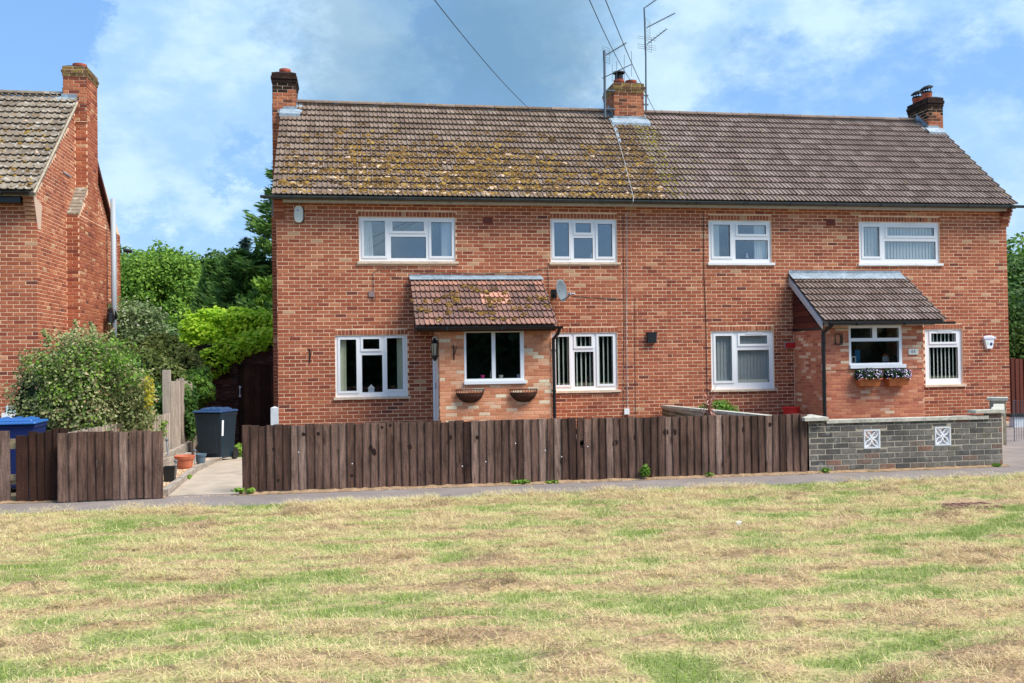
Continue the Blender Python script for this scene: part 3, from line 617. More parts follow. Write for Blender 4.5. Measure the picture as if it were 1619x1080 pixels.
def house_half(root, X0, X1, wins, tile_m, extra, hide, tonefn, left):
    ops = [(WIN[w][0], WIN[w][1], WIN[w][2], WIN[w][3]) for w in wins]
    b = MB(); wall_slab(b, X0, X1, -.6, 4.86, 0, .25, ops)
    xg0, xg1 = (X0, X0+.25) if left else (X1-.25, X1)        # gable
    b.box(xg0, xg1, .25, 6.7, -.6, 4.86); b.add([(xg0, 0, 4.86), (xg0, 6.7, 4.86), (xg0, 3.0, 7.4), (xg1, 0, 4.86), (xg1, 6.7, 4.86), (xg1, 3.0, 7.4)], [(0, 1, 2), (3, 5, 4), (0, 3, 4, 1), (1, 4, 5, 2), (2, 5, 3, 0)])
    b.box(X0, X1, 6.5, 6.7, -.6, 4.86)
    b.build('wall', 'mortar', root)
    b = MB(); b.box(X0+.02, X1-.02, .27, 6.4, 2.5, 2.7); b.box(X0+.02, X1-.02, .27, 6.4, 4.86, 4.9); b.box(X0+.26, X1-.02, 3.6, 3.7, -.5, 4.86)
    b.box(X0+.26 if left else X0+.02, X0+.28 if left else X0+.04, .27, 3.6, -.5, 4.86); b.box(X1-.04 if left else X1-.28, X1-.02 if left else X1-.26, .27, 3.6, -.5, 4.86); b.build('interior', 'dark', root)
    L = []; full = [(o[0]-.0, o[1]+.0, o[2]-.05, o[3]+.115) for o in ops]
    panel(L, (X0, 0, 0), 0, X1-X0, .0, 4.84, [(o[0]-X0, o[1]-X0, o[2], o[3]) for o in full]+extra, zref=.045, off=(-.0 if left else -.1125))
    for w in wins: soldiers(L, (0, 0, 0), WIN[w][0]-.02, WIN[w][1]+.02, WIN[w][3]+.006)
    gk = lambda u, z: z < 4.86+max(0, (3.0-abs(u-3.0)))*math.tan(PT)*.98
    if left: panel(L, (X0, 6.7, 0), -math.pi/2, 6.7, .3, 7.3, zref=.045, keep=lambda u, z: gk(6.7-u, z))
    else: panel(L, (X1, 0, 0), math.pi/2, 6.7, .3, 7.3, zref=.045, keep=gk)
    lay(L, root, 'brick', 300, 'main', hide, tonefn=tonefn)
    for w in wins: window(root, *WIN[w][:4], WIN[w][4], vents=VENT.get(w, ()), sm={'W3': 'white', 'W4': 'white', 'W8': 'sill'}.get(w, 'sill'))
    # roof
    xa, xb = (X0-.06, X1) if left else (X0, X1+.06)
    cp, sp = math.cos(PT), math.sin(PT)
    b = MB(); e1 = (EY, EZ-.03); r1 = (EY+TL*cp, EZ-.03+TL*sp); bk = (r1[0]*2-EY, e1[1])
    b.add([(xa, e1[0], e1[1]), (xb, e1[0], e1[1]), (xb, r1[0], r1[1]), (xa, r1[0], r1[1]), (xb, bk[0], bk[1]), (xa, bk[0], bk[1]),
           (xa, e1[0], e1[1]-.06), (xb, e1[0], e1[1]-.06), (xb, r1[0], r1[1]-.06), (xa, r1[0], r1[1]-.06), (xb, bk[0], bk[1]-.06), (xa, bk[0], bk[1]-.06)],
          [(0, 1, 2, 3), (3, 2, 4, 5), (7, 6, 9, 8), (8, 9, 11, 10), (0, 6, 7, 1), (5, 4, 10, 11), (0, 3, 9, 6), (3, 5, 11, 9), (1, 7, 8, 2), (2, 8, 10, 4)]); b.build('roof_deck', 'tile_plain', root)
    roof(root, xa, xb, EY-.05, EZ-.02, PT, TL, tile_m, hole=lambda x, t: False)
    ridge(root, xa+(.3 if left else 0), xb-(0 if left else .45), r1[0], r1[1]+.03, tile_m)
    # eaves
    fa, fb = (X0+.14, X1) if left else (X0, X1-.14)
    b = MB(); b.box(fa, fb, -.215, -.19, 4.725, 4.85); b.build('fascia', 'cream', root)
    b = MB(); b.box(fa, fb, -.188, -.002, 4.74, 4.75); b.build('soffit', 'cream', root)
    gutter(root, xa-(.22 if left else 0), xb+(.18 if not left else 0), -.325, 4.832)
    # corbelled brick kneeler at the eaves corner
    kx = X0-.05 if left else X1-.16
    for i in range(6):
        o = MB(); d = .03+.035*i; o.box(kx+.004, kx+.206, -d, .1, 4.40+i*.075+.004, 4.40+(i+1)*.075-.006, random.random()); o.build('kneeler_brick', 'brick', root)
    o = MB(); o.box(kx+.01, kx+.2, -.02, .098, 4.4, 4.84); o.build('kneeler_core', 'mortar', root)

def brick_tone(c):
    x, y, z = c; n = vnoise(np.array([x*1.3+50]), np.array([z*1.6+y]), 77)[0]
    t = random.gauss(.46+.12*(n-.5)*2+(.05 if z > 3.0 else (-.06 if z < 2.2 else 0)), .145)
    if random.random() < .04: t = random.uniform(.82, 1)
    if random.random() < .022: t = random.uniform(0, .14)
    if 3.0 < z < 4.7 and random.random() < .05: t = random.uniform(.8, 1)
    return min(.999, max(0, t))

hideL = lambda x, y: y > 655 or (650 < x < 880 and 430 < y < 670)
hideR = lambda x, y: y > 640 or (1250 < x < 1462 and y > 430) or (1245 < x < 1495 and 430 < y < 510)
H1 = thing('semi_detached_house', 'left half of the brick pair, with the moss speckled roof and peach porch', 'house', (4, 0, 0), 'red brick semi-detached houses')
house_half(H1, 0, PARTY, ['W1', 'W2', 'W5', 'W6'], 'tile_mossy', [(3.1, 5.29, -.6, 2.3)], hideL, brick_tone, True)
H2 = thing('semi_detached_house', 'right half of the brick pair, with the cleaner brown roof and grey garden wall', 'house', (12, 0, 0), 'red brick semi-detached houses')
house_half(H2, PARTY, 16.15, ['W3', 'W4', 'W7', 'W8'], 'tile_plain', [(10.94-PARTY, 13.25-PARTY, -.6, 2.35)], hideR, brick_tone, False)

# external breast and end stacks
def breast(root, side, X, Y0, Y1, Yu0, Yu1, pr, ztop, m='brick'):
    """chimney breast outside a gable at X; side = -1 left gable, +1 right gable"""
    xa, xb = (X-pr, X) if side < 0 else (X, X+pr)
    b = MB(); b.box(xa+.004, xb-.004, Y0+.004, Y1-.004, -.6, 4.6); b.box(xa+.006, xb-.004, Yu0+.004, Yu1-.004, 4.6, ztop); br = b.build('chimney_breast', 'mortar', root)
    L = []; outang = -math.pi/2 if side < 0 else math.pi/2; o = (xa, Y1) if side < 0 else (xb, Y0)
    panel(L, (xa, Y0, 0), 0, pr, .2, 4.75, zref=.045); panel(L, (*o, 0), outang, Y1-Y0, .2, 4.75, zref=.045)
    o = (xa, Yu1) if side < 0 else (xb, Yu0)
    panel(L, (xa, Yu0, 0), 0, pr, 4.75, ztop, zref=.045); panel(L, (*o, 0), outang, Yu1-Yu0, 4.75, ztop, zref=.045)
    # shoulder part
    panel(L, ((xa, Y1) if side < 0 else (xb, Y0))+(0,), outang, Y1-Y0, 4.75, 5.5, zref=.045, keep=lambda u, z: abs(u-(Y1-Y0)/2) < (Y1-Y0)/2-(z-4.75)*(Yu0-Y0)/.72-.1 and abs(u-(Y1-Y0)/2) > (Yu1-Yu0)/2-.05)
    for ya, yb, s in ((Y0, Yu0, 1), (Y1, Yu1, -1)):
        b2 = MB(); b2.add([(xa+.006, ya, 4.6), (xb, ya, 4.6), (xb, yb, 4.6), (xa+.006, yb, 4.6), (xa+.006, ya, 4.77), (xb, ya, 4.77), (xb, yb, 5.45), (xa+.006, yb, 5.45)], [(4, 5, 6, 7), (0, 1, 5, 4), (0, 4, 7, 3), (1, 2, 6, 5)]); b2.build('shoulder', 'mortar', br)
    for k in range(8):
        for ya, yb in ((Y0, Yu0), (Y1, Yu1)):
            b3 = MB(); f0, f1 = k/8, (k+1)/8; y0_, y1_ = ya+(yb-ya)*f0, ya+(yb-ya)*f1; z0_, z1_ = 4.80+.68*f0, 4.80+.68*f1
            s = .015 if yb > ya else -.015
            b3.add([(xa-.015, y0_-s, z0_), (xb, y0_-s, z0_), (xb, y1_, z1_-.01), (xa-.015, y1_, z1_-.01), (xa-.015, y0_-s, z0_-.03), (xb, y0_-s, z0_-.03), (xb, y1_, z1_-.04), (xa-.015, y1_, z1_-.04)],
                   [(0, 1, 2, 3), (4, 7, 6, 5), (0, 4, 5, 1), (1, 5, 6, 2), (2, 6, 7, 3), (3, 7, 4, 0)], .6+.3*random.random()); b3.build('shoulder_tile', 'tile_grey', br)
    lay(L, br, m, 150, 'main', tonefn=brick_tone); return br
breast(H1, -1, 0, 2.05, 4.3, 2.5, 3.3, .25, 7.4)
breast(H2, 1, 16.15, 2.05, 4.3, 2.5, 3.3, .25, 7.0)
chimney(H1, -.24, .27, 2.45, 3.3, 6.9, 8.07, [(.02, 2.8, .13, .18, '')], capm='soot')
chimney(H2, 15.86, 16.27, 2.42, 3.3, 6.7, 8.0, [(15.98, 2.65, .13, .16, 'tilt'), (15.98, 3.05, .13, .14, 'tilt')], capm='soot')
chimney(H2, 7.68, 8.42, 2.45, 3.35, 6.9, 8.10, [(7.9, 2.75, .13, .16, 'flat'), (8.2, 2.75, .14, .15, '')])
def flashing(root, X0, X1, Y0, m='lead'):
    z = slope_z(Y0)
    b = MB(); b.box(X0-.02, X1+.02, Y0-.012, Y0-.002, z-.02, z+.16)
    b.add([(X0-.1, Y0-.012, z+.105), (X1+.1, Y0-.012, z+.105), (X1+.1, Y0-.19, z-.04), (X0-.1, Y0-.19, z-.04), (X1+.1, Y0-.19, z-.12), (X0-.1, Y0-.19, z-.12)], [(0, 1, 2, 3), (3, 2, 4, 5)])
    for xx, s in ((X0, -1), (X1, 1)):
        b.add([(xx+s*.012, Y0-.01, z+.0), (xx+s*.012, Y0+.5, slope_z(Y0+.5)), (xx+s*.012, Y0+.5, slope_z(Y0+.5)+.15), (xx+s*.012, Y0-.01, z+.17)], [(0, 1, 2, 3)])
        b.add([(xx+s*.012, Y0-.01, z+.06), (xx+s*.012, Y0+.45, slope_z(Y0+.45)+.06), (xx+s*.14, Y0+.45, slope_z(Y0+.45)+.05), (xx+s*.14, Y0-.1, z-.02)], [(0, 1, 2, 3)])
    b.build('flashing', m, root)
flashing(H1, 0.02, .27, 2.45); flashing(H2, 15.86, 16.13, 2.42); flashing(H2, 7.68, 8.42, 2.45)

# moss
pts = []
for i in range(16000):
    x = random.uniform(.1, 8.0); t = random.uniform(0, 3.6); n = fbm(np.array([x*1.1]), np.array([t*1.4]), 5, 3)[0]; n2 = fbm(np.array([x*4.]), np.array([t*4.]), 8, 2)[0]
    p = (max(0, 1-t/2.9))**1.1*(.25+.75*min(1, x/2.0))*(n*1.7-.35)*(n2*2-.4)
    if random.random() < p*3.2:
        t = round(t/.265)*.265+abs(random.gauss(.0, .07))+.0; r = random.uniform(.022, .06)*(1.3 if random.random() < .25 else 1); pts.append((x, max(.02, t), r, min(1, max(0, random.gauss(.55, .22)+(.35 if random.random() < .14*(1.4-t) else 0)))))
for i in range(900):
    t = random.uniform(.05, 3.4); x = random.gauss(7.75+.05*t, .22); x = min(x, 8.02); pts.append((x, round(t/.265)*.265+abs(random.gauss(0, .06)), random.uniform(.02, .05), min(1, max(0, random.gauss(.4, .2)))))
moss(H1, pts, EY, EZ, PT)
pts = []
for i in range(220):
    t = random.uniform(.03, 3.5); x = 8.1+abs(random.gauss(0, .28)); pts.append((x, t, random.uniform(.02, .045), random.random()*.6))
for i in range(4200):
    x = 8.1+random.expovariate(1/1.1); t = random.uniform(0.02, 3.6); n = fbm(np.array([x*2.5]), np.array([t*1.2]), 15, 3)[0]
    if x < 15.5 and n > .51 and random.random() < (.6 if x < 10.5 else .25): pts.append((x, round(t/.265)*.265+abs(random.gauss(0, .03)), random.uniform(.012, .032), random.random()))
for i in range(90): pts.append((random.uniform(8.3, 16), abs(random.gauss(0, .05))+round(random.uniform(0, 12))*.265, random.uniform(.01, .022), random.uniform(.3, .9)))
for i in range(30): pts.append((16.12+random.uniform(-.05, .05), random.uniform(.3, 2.6), .02, .5))
moss(H2, pts, EY, EZ, PT, 'moss_y')
# lead strip and loose cable running down the party line
def onslope(x, t, h=.05): return (x, EY+t*math.cos(PT)-h*math.sin(PT), EZ+t*math.sin(PT)+h*math.cos(PT))
b = MB(); b.quad(onslope(7.58, 3.3, .06), onslope(7.66, 3.3, .06), onslope(7.59, 2.4, .06), onslope(7.54, 2.4, .06)); b.build('lead_strip', 'lead', H1)
b = MB(); b.tube([onslope(7.55, 3.6, .08), onslope(7.56, 3.0, .08), onslope(7.50, 2.2, .08), onslope(7.42, 1.3, .08), onslope(7.33, .5, .08), onslope(7.28, 0, .08), (7.25, -.4, 4.8), (7.24, -.22, 4.70), (7.22, -.012, 4.6), (7.2, -.012, 3.2), (7.17, -.012, 2.3), (7.16, -.012, .45)], .006, 5)
tag(b.build('aerial_cable', mat('pale_cable', (.45, .47, .48), .6)), 'thin pale cable running down the roof between the two halves and the wall', 'cable')

# ------------------------------------------------------------------ things on the front wall
for i, (x, z) in enumerate([(4.25, 4.43), (11.86, 4.46)]):
    b = MB(); b.box(x-.105, x+.105, -.010, .01, z-.07, z+.07)
    o = b.build('air_brick', mat('air_brick_clay', (.26, .05, .03), .9), H1 if i == 0 else H2)
    bb = MB()
    for r in range(4):
        for c in range(9): bb.box(x-.09+c*.0205, x-.078+c*.0205, -.0118, -.0104, z-.052+r*.028, z-.036+r*.028)
    bb.build('hole', 'black', o)
# white alarm box with dark back plate
t = thing('alarm_box', 'white oval alarm box with dark surround high on the left corner wall', 'alarm box', (.43, 0, 4.5))
def oval(cx, y0, y1, cz, a, h, m, nm, par):
    b = MB(); P = []
    for k in range(24):
        an = 2*math.pi*k/24; P.append((cx+a*abs(math.cos(an))**.8*np.sign(math.cos(an)), cz+h*abs(math.sin(an))**.55*np.sign(math.sin(an))))
    b.add([(p[0], y0, p[1]) for p in P]+[(cx+(p[0]-cx)*.9, y1, cz+(p[1]-cz)*.94) for p in P], [(k, (k+1) % 24, 24+(k+1) % 24, 24+k) for k in range(24)]+[tuple(range(24, 48))]); return b.build(nm, m, par)
oval(.445, 0, -.035, 4.51, .103, .18, 'black', 'back_plate', t); c_ = oval(.435, -.03, -.07, 4.515, .092, .175, 'offwhite', 'cover', t)
b = MB(); b.lathe(0, 0, [(.022, 0), (.018, .004)], 12); o = b.build('logo_dot', mat('lilac_print', (.35, .38, .75), .5), t, loc=(.42, -.071, 4.585)); o.rotation_euler = (math.pi/2, 0, 0)
# bell box, white with round navy emblem
t = thing('bell_box', 'white bell-shaped alarm box with round navy emblem near the right corner', 'alarm box', (15.63, 0, 1.7))
b = MB(); P0 = [(-.13, .12), (.13, .12), (.075, -.12), (-.075, -.12)]
b.add([(15.63+x, 0, 1.75+z) for x, z in P0]+[(15.63+x*.9, -.06, 1.75+z*.92) for x, z in P0], [(3, 2, 1, 0), (4, 5, 6, 7), (0, 4, 7, 3), (1, 2, 6, 5), (0, 1, 5, 4), (3, 7, 6, 2)]); b.build('cover', 'white', t)
b = MB(); b.box(15.48, 15.78, -.075, 0, 1.86, 1.90); b.lathe(15.63, -.03, [(.14, 1.9), (.09, 1.925), (.02, 1.93)], 16, sy=.35); b.build('lid', mat('lilac_white', (.72, .72, .84), .5), t)
b = MB(); b.lathe(0, 0, [(.035, 0), (.035, .003)], 16); o = b.build('emblem', 'navy', t, loc=(15.665, -.061, 1.74)); o.rotation_euler = (math.pi/2, 0, 0)
b = MB(); b.box(15.672, 15.698, -.066, -.0645, 1.735, 1.745); b.build('emblem_bar', 'white', t)
b = MB(); b.box(15.56, 15.60, -.0625, -.0605, 1.73, 1.79); b.build('pale_print', mat('pale_green_print', (.55, .68, .6), .5), t)
# black electrical box
t = thing('junction_box', 'black plastic box fixed to the wall between the two halves', 'junction box', (7.72, 0, 1.96))
b = MB(); b.box(7.62, 7.81, -.09, 0, 1.865, 2.06); b.build('housing', mat('navy_black_plastic', (.015, .03, .05), .35, spec=.6), t)
b = MB(); b.box(7.605, 7.825, -.10, 0, 2.06, 2.085); b.box(7.64, 7.79, -.097, -.09, 1.88, 2.045); b.build('lid', 'black', t)
b = MB(); b.box(7.09, 7.20, -.05, 0, .36, .48); tag(b.build('meter_box', 'white'), 'small white square box low on the wall just above the brown fence', 'wall box')
t = thing('cable_box', 'small grey cable box with looped black cable left of the porch roof', 'cable box', (1.86, 0, 2.9))
b = MB(); b.box(1.80, 1.91, -.03, 0, 2.86, 2.97); b.build('housing', mat('brick_grey_box', (.28, .2, .2), .8), t)
b = MB(); p0 = W(590, 465, -.02); pl = [(1.93, -.02, 2.90), (1.92, -.02, 2.80), (1.88, -.02, 2.78), (1.86, -.02, 2.86)]
path = [W(x, y, -.02) for x, y in ((591, 470), (590, 432), (597, 426), (612, 423), (640, 427), (700, 431), (760, 433), (830, 430), (864, 424), (866, 424), (867, 440), (868, 475))]
b.tube([tuple(p) for p in path], .006, 5); b.tube(pl, .006, 5); b.build('cable', 'cable', t)
# long cables on the facade
def wallcable(pts, r, label, m='cable'):
    b = MB(); b.tube([tuple(W(x, y, -.012)) for x, y in pts], r, 5); tag(b.build('wall_cable', m), label, 'cable')
wallcable([(1112, 335), (1113, 430), (1116, 500), (1117, 560), (1119, 650)], .006, 'thin black cable running full height between the middle windows of the right half')
wallcable([(985, 340), (986, 420), (987, 500), (986, 560), (986, 650)], .0045, 'thin dark cable running down beside the right edge of the middle-left windows')
wallcable([(1004, 470), (1004, 560), (1005, 655)], .004, 'thin black cable on the lower wall left of the black box')
wallcable([(905, 468), (940, 471), (985, 473)], .005, 'short dark cable running right from the satellite dish')
# satellite dish
t = thing('satellite_dish', 'grey satellite dish on an arm at the right of the mossy porch roof', 'satellite dish', (5.72, 0, 2.9))
b = MB(); vs = []; n = 20
nd_ = Vector((.72, -.68, .12)).normalized(); ux = nd_.cross(Vector((0, 0, 1))).normalized(); uz = ux.cross(nd_); cc = Vector((5.68, -.30, 2.95))
for ring, rr in enumerate((0.02, .1, .17, .21)):
    for k in range(n):
        a = 2*math.pi*k/n; p = cc+ux*(rr*math.cos(a))+uz*(rr*1.12*math.sin(a))+nd_*(rr*rr*1.2); vs.append(p)
m0 = len(vs); vs += [v-nd_*.008 for v in vs]
fs = [(i*n+k, i*n+(k+1) % n, (i+1)*n+(k+1) % n, (i+1)*n+k) for i in range(3) for k in range(n)]; fs += [tuple(m0+i for i in f[::-1]) for f in fs]+[(3*n+k, 3*n+(k+1) % n, m0+3*n+(k+1) % n, m0+3*n+k) for k in range(n)]
fs += [tuple(range(n))[::-1]]
b.add(vs, fs); b.build('reflector', 'dish', t, smooth=True)
b = MB(); b.tube([cc-uz*.2, cc-uz*.17+nd_*.16, cc-uz*.12+nd_*.24], .012, 6); b.tube([(5.62, -.02, 2.9), (5.62, -.28, 2.92), cc], .02, 6); b.build('arm', 'metal', t)
b = MB(); e = cc-uz*.1+nd_*.25; b.tube([e, e-nd_*.06], [.03, .02], 10); b.tube([e+Vector((.02, 0, 0)), e+Vector((.08, 0, -.01))], .02, 8); b.build('receiver', mat('lnb_grey', (.35, .38, .42), .5), t)
b = MB(); b.box(5.56, 5.68, -.02, 0, 2.82, 3.0); b.build('wall_plate', 'black', t)
# small iron hooks
def hook(x, Y, z, label):
    t = thing('wall_bracket', label, 'bracket', (x, Y, z), 'black iron hanging brackets')
    b = MB(); b.box(x-.012, x+.012, Y-.012, Y, z-.17, z+.10); b.build('back_bar', 'black', t)
    b = MB(); b.tube([(x, Y-.01, z+.07), (x-.035, Y-.1, z+.1), (x-.02, Y-.22, z+.08), (x-.045, Y-.24, z+.11)], .008, 5); b.tube([(x, Y-.01, z-.1), (x+.02, Y-.08, z-.02), (x+.04, Y-.15, z+.08)], .008, 5); b.build('arm', 'black', t)
hook(.62, 0, 1.72, 'black iron hanging bracket on the wall left of the ground floor window')
hook(3.38, -1.2, 1.74, 'black iron hanging bracket on the peach porch beside the lantern')

# ------------------------------------------------------------------ curtains, blinds and ornaments
wz = lambda k, f: WIN[k][3]-f*(WIN[k][3]-WIN[k][2])
wx = lambda k, f: WIN[k][0]+f*(WIN[k][1]-WIN[k][0])
curtain(wx('W1', .0), wx('W1', .13), 3.5, 4.5, .13, 'curtain', 'white curtain at the left side of the wide upper window', taper=-.04)
curtain(wx('W1', .86), wx('W1', 1.0), 3.5, 4.5, .13, 'curtain', 'white curtain at the right side of the wide upper window')
curtain(wx('W3', .02), wx('W3', .20), 3.5, 4.5, .13, 'curtain', 'white net curtain at the left of the upper window right of the middle', amp=.012)
curtain(wx('W3', .76), wx('W3', .98), 3.5, 4.5, .13, 'curtain', 'white net curtain at the right of the upper window right of the middle', amp=.012)
curtain(wx('W5', .03), wx('W5', .15), .78, 2.1, .13, 'curtain_c', 'cream curtain at the left of the ground floor window beside the lantern porch')
curtain(wx('W5', .86), wx('W5', .97), .78, 2.1, .13, 'curtain_c', 'cream curtain at the right of the ground floor window beside the lantern porch')
blind(wx('W4', .02), wx('W4', .98), 3.52, 4.5, .12, 'blind', 'closed grey vertical blind in the top right upstairs window', .075, .25, .085)
blind(wx('W7', .02), wx('W7', .98), .8, 2.1, .115, 'blind', 'closed grey vertical blind in the ground floor window left of the tiled porch', .075, .2, .085)
blind(wx('W6', .02), wx('W6', .98), .84, 2.1, .115, 'blind_w', 'open pale vertical blind over the dark window right of the peach porch', .092, 1.0, .085)
blind(wx('W8', .05), wx('W8', .98), .8, 2.1, .115, 'blind_w', 'open pale vertical blind in the narrow window at the far right', .092, .72, .085)
b = MB(); p = W(587, 617, .14); x, z = p[0], p[2]-.02
b.box(x-.06, x+.06, .115, .18, z-.14, z+.06); b.add([(x-.075, .09, z+.055), (x+.075, .09, z+.055), (x, .09, z+.14), (x-.075, .19, z+.055), (x+.075, .19, z+.055), (x, .19, z+.14)], [(0, 1, 2), (3, 5, 4), (0, 2, 5, 3), (1, 4, 5, 2), (0, 3, 4, 1)])
o = tag(b.build('ornamental_house', mat('pale_blue_white', (.9, .92, .93), .6)), 'small white house ornament standing inside the ground floor window', 'ornament')
for i, (px, py, c, lab, r) in enumerate([(875, 404, (.7, .68, .6), 'tiny pale ornament at left on the sill of the narrow upper window', .03), (903, 407, (.65, .6, .5), 'lowest tiny ornament on the sill of the narrow upper window', .025), (936, 404, (.75, .72, .62), 'tiny cream ornament at right on the sill of the narrow upper window', .04),
                                         (1181, 404, (.5, .35, .5), 'small pink and blue ornament behind the upper window above the divider wall', .03)]):
    p = W(px, py, .13); b = MB(); b.lathe(p[0], p[1], [(r*.6, p[2]-.06), (r, p[2]-.03), (r*.6, p[2]), (r*.8, p[2]+.03), (r*.3, p[2]+.05)], 10); tag(b.build('ornament', mat('ornament_paint', c, .5)), lab, 'ornament')

# ------------------------------------------------------------------ left porch (peach brick, mossy tiles)
PY = -1.2
P1 = thing('porch', 'peach brick lean-to porch with mossy clay coloured tiles and two hanging baskets', 'porch', (4.19, -.6, 0), 'front porches')
pw0, pw1, pz0, pz1 = 3.58, 4.75, 1.10, 2.12
ops = [(pw0, pw1, pz0, pz1)]
b = MB(); wall_slab(b, 3.10, 5.29, -.4, 2.28, PY, PY+.11, ops); b.box(5.18, 5.29, PY+.11, -.003, -.4, 2.28); b.box(3.10, 3.21, PY+.11, PY+.24, -.4, 2.28); b.box(3.10, 3.21, -.12, -.003, -.4, 2.28); b.box(3.10, 3.21, PY+.24, -.12, 2.03, 2.28); b.build('wall', 'peach_mortar', P1)
L = []
panel(L, (3.10, PY, 0), 0, 2.19, .0, 2.26, [(o[0]-3.10, o[1]-3.10, o[2]-.03, o[3]) for o in ops], L=.215, H=.068, J=.007)
panel(L, (5.29, PY, 0), math.pi/2, 1.19, .0, 2.26, L=.215, H=.068, J=.007)
panel(L, (3.10, PY+.24, 0), -math.pi/2, .24, .0, 2.03, L=.215, H=.068, J=.007)
lay(L, P1, 'peach', 300, None, lambda x, y: y > 660)
window(P1, pw0, pw1, pz0, pz1, [(.034, .458, .035, .908, 0), (.52, .937, .035, .908, 0)], PY, sill=False, rec=-.004)
b = MB(); b.box(pw0-.01, pw1+.03, PY-.05, PY-.006, pz0-.01, pz0+.05); b.build('sill', 'white', P1)
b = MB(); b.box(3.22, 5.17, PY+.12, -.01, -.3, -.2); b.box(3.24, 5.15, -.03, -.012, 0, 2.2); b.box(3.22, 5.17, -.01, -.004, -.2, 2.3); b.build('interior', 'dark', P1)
# side door
b = MB(); dy0, dy1 = PY+.24, -.12
b.box(3.06, 3.16, dy0, dy0+.07, -.1, 2.03); b.box(3.06, 3.16, dy1-.07, dy1, -.1, 2.03); b.box(3.06, 3.16, dy0+.07, dy1-.07, 1.96, 2.03); d = b.build('door_frame', 'white', P1)
b = MB(); b.box(3.09, 3.13, dy0+.07, dy1-.07, -.08, 1.96); d2 = b.build('door', 'white', P1)
b = MB(); b.box(3.05, 3.09, dy0+.10, dy0+.13, 1.0, 1.12); b.build('handle', 'black', d2)
PP = math.atan2(3.19-2.20, 1.45); PT1 = math.hypot(.99, 1.45)
b = MB(); b.add([(2.64, -1.47, 2.19), (5.36, -1.47, 2.19), (5.36, 0, 3.20), (2.64, 0, 3.20), (2.64, -1.47, 2.15), (5.36, -1.47, 2.15), (5.36, 0, 3.14), (2.64, 0, 3.14)], [(0, 1, 2, 3), (4, 7, 6, 5), (0, 4, 5, 1), (0, 3, 7, 4), (1, 5, 6, 2)]); b.build('roof_deck', 'tile_red', P1)
b = MB(); b.box(2.66, 5.34, -1.45, -1.43, 2.10, 2.17); b.box(2.66, 5.34, -1.43, PY-.01, 2.12, 2.14); b.build('fascia', mat('brown_wood', (.10, .05, .03), .8), P1)
b = MB()
for xx in (2.70, 5.30): b.add([(xx, -1.42, 2.13), (xx, 0, 2.13), (xx, 0, 3.1), (xx+.03, -1.42, 2.13), (xx+.03, 0, 2.13), (xx+.03, 0, 3.1)], [(0, 1, 2), (3, 5, 4), (0, 3, 4, 1), (1, 4, 5, 2), (2, 5, 3, 0)])
b.build('gable_infill', 'clad', P1)
def tone_red(x, y, z):
    t = random.uniform(.1, .72)
    if z > 3.0: t = random.uniform(.6, .88)
    if 3.9 < x < 4.45 and 2.5 < z < 2.83: t = random.uniform(.8, 1)
    if z < 2.3: t = random.uniform(.4, .8)
    return t
roof(P1, 2.64, 5.36, -1.50, 2.20, PP, PT1+.03, 'tile_red', tw=.2, gauge=.25, n_parts=150, tonefn=tone_red)
pts = []
for (x, y, n, s) in [(505, 240, 6, 8), (345, 325, 8, 12), (415, 320, 16, 18), (440, 360, 16, 18), (375, 395, 12, 12), (620, 265, 16, 22), (700, 290, 14, 18), (720, 360, 24, 20), (770, 255, 8, 12), (850, 290, 8, 12), (800, 370, 12, 18), (895, 375, 8, 10), (1060, 350, 8, 10), (1160, 345, 16, 16),
                     (1180, 350, 10, 14), (1225, 410, 8, 10), (1050, 415, 8, 12), (990, 430, 8, 10), (930, 430, 6, 8), (130, 430, 14, 14), (195, 445, 14, 14), (375, 445, 10, 12), (470, 435, 10, 10), (560, 440, 16, 14), (670, 470, 16, 14), (740, 470, 8, 8), (290, 530, 14, 12), (755, 520, 9, 8), (845, 525, 9, 9), (940, 520, 9, 8), (165, 370, 8, 9), (270, 360, 8, 9), (370, 470, 8, 8), (1010, 480, 8, 9), (60, 360, 5, 6), (730, 400, 14, 12)]:
    for k in range(n):
        px, py = 640+(x+random.gauss(0, s))/5.4, 410+(y+random.gauss(0, s*.7))/5.4
        d_ = (px-809.5)/F_PX*CR+(540-py)/F_PX*CU+FW; nn = np.array((0, -math.sin(PP), math.cos(PP))); q = CAM+d_*(((np.array((0, -1.50, 2.22))-CAM)@nn)/(d_@nn))
        pts.append((q[0], (q[1]+1.50)/math.cos(PP), random.uniform(.018, .045), min(1, max(0, random.gauss(.45, .2)))))
moss(P1, pts, -1.50, 2.20, PP)
b = MB(); b.add([(2.62, -.15, 3.20), (5.38, -.15, 3.20), (5.36, -.012, 3.28), (2.62, -.012, 3.28), (2.62, -.012, 3.31), (5.36, -.012, 3.29)], [(0, 1, 2, 3), (3, 2, 5, 4)]); b.build('flashing', 'lead', P1)
gutter(P1, 2.62, 5.46, -1.52, 2.185, 'black', .05)
b = MB(); b.tube([(5.40, -1.5, 2.14), (5.38, -1.45, 2.05), (5.335, -1.24, 1.95)], .034, 8); b.build('swan_neck', 'black', P1)
downpipe(P1, 5.335, -1.22, -.1, 1.97)
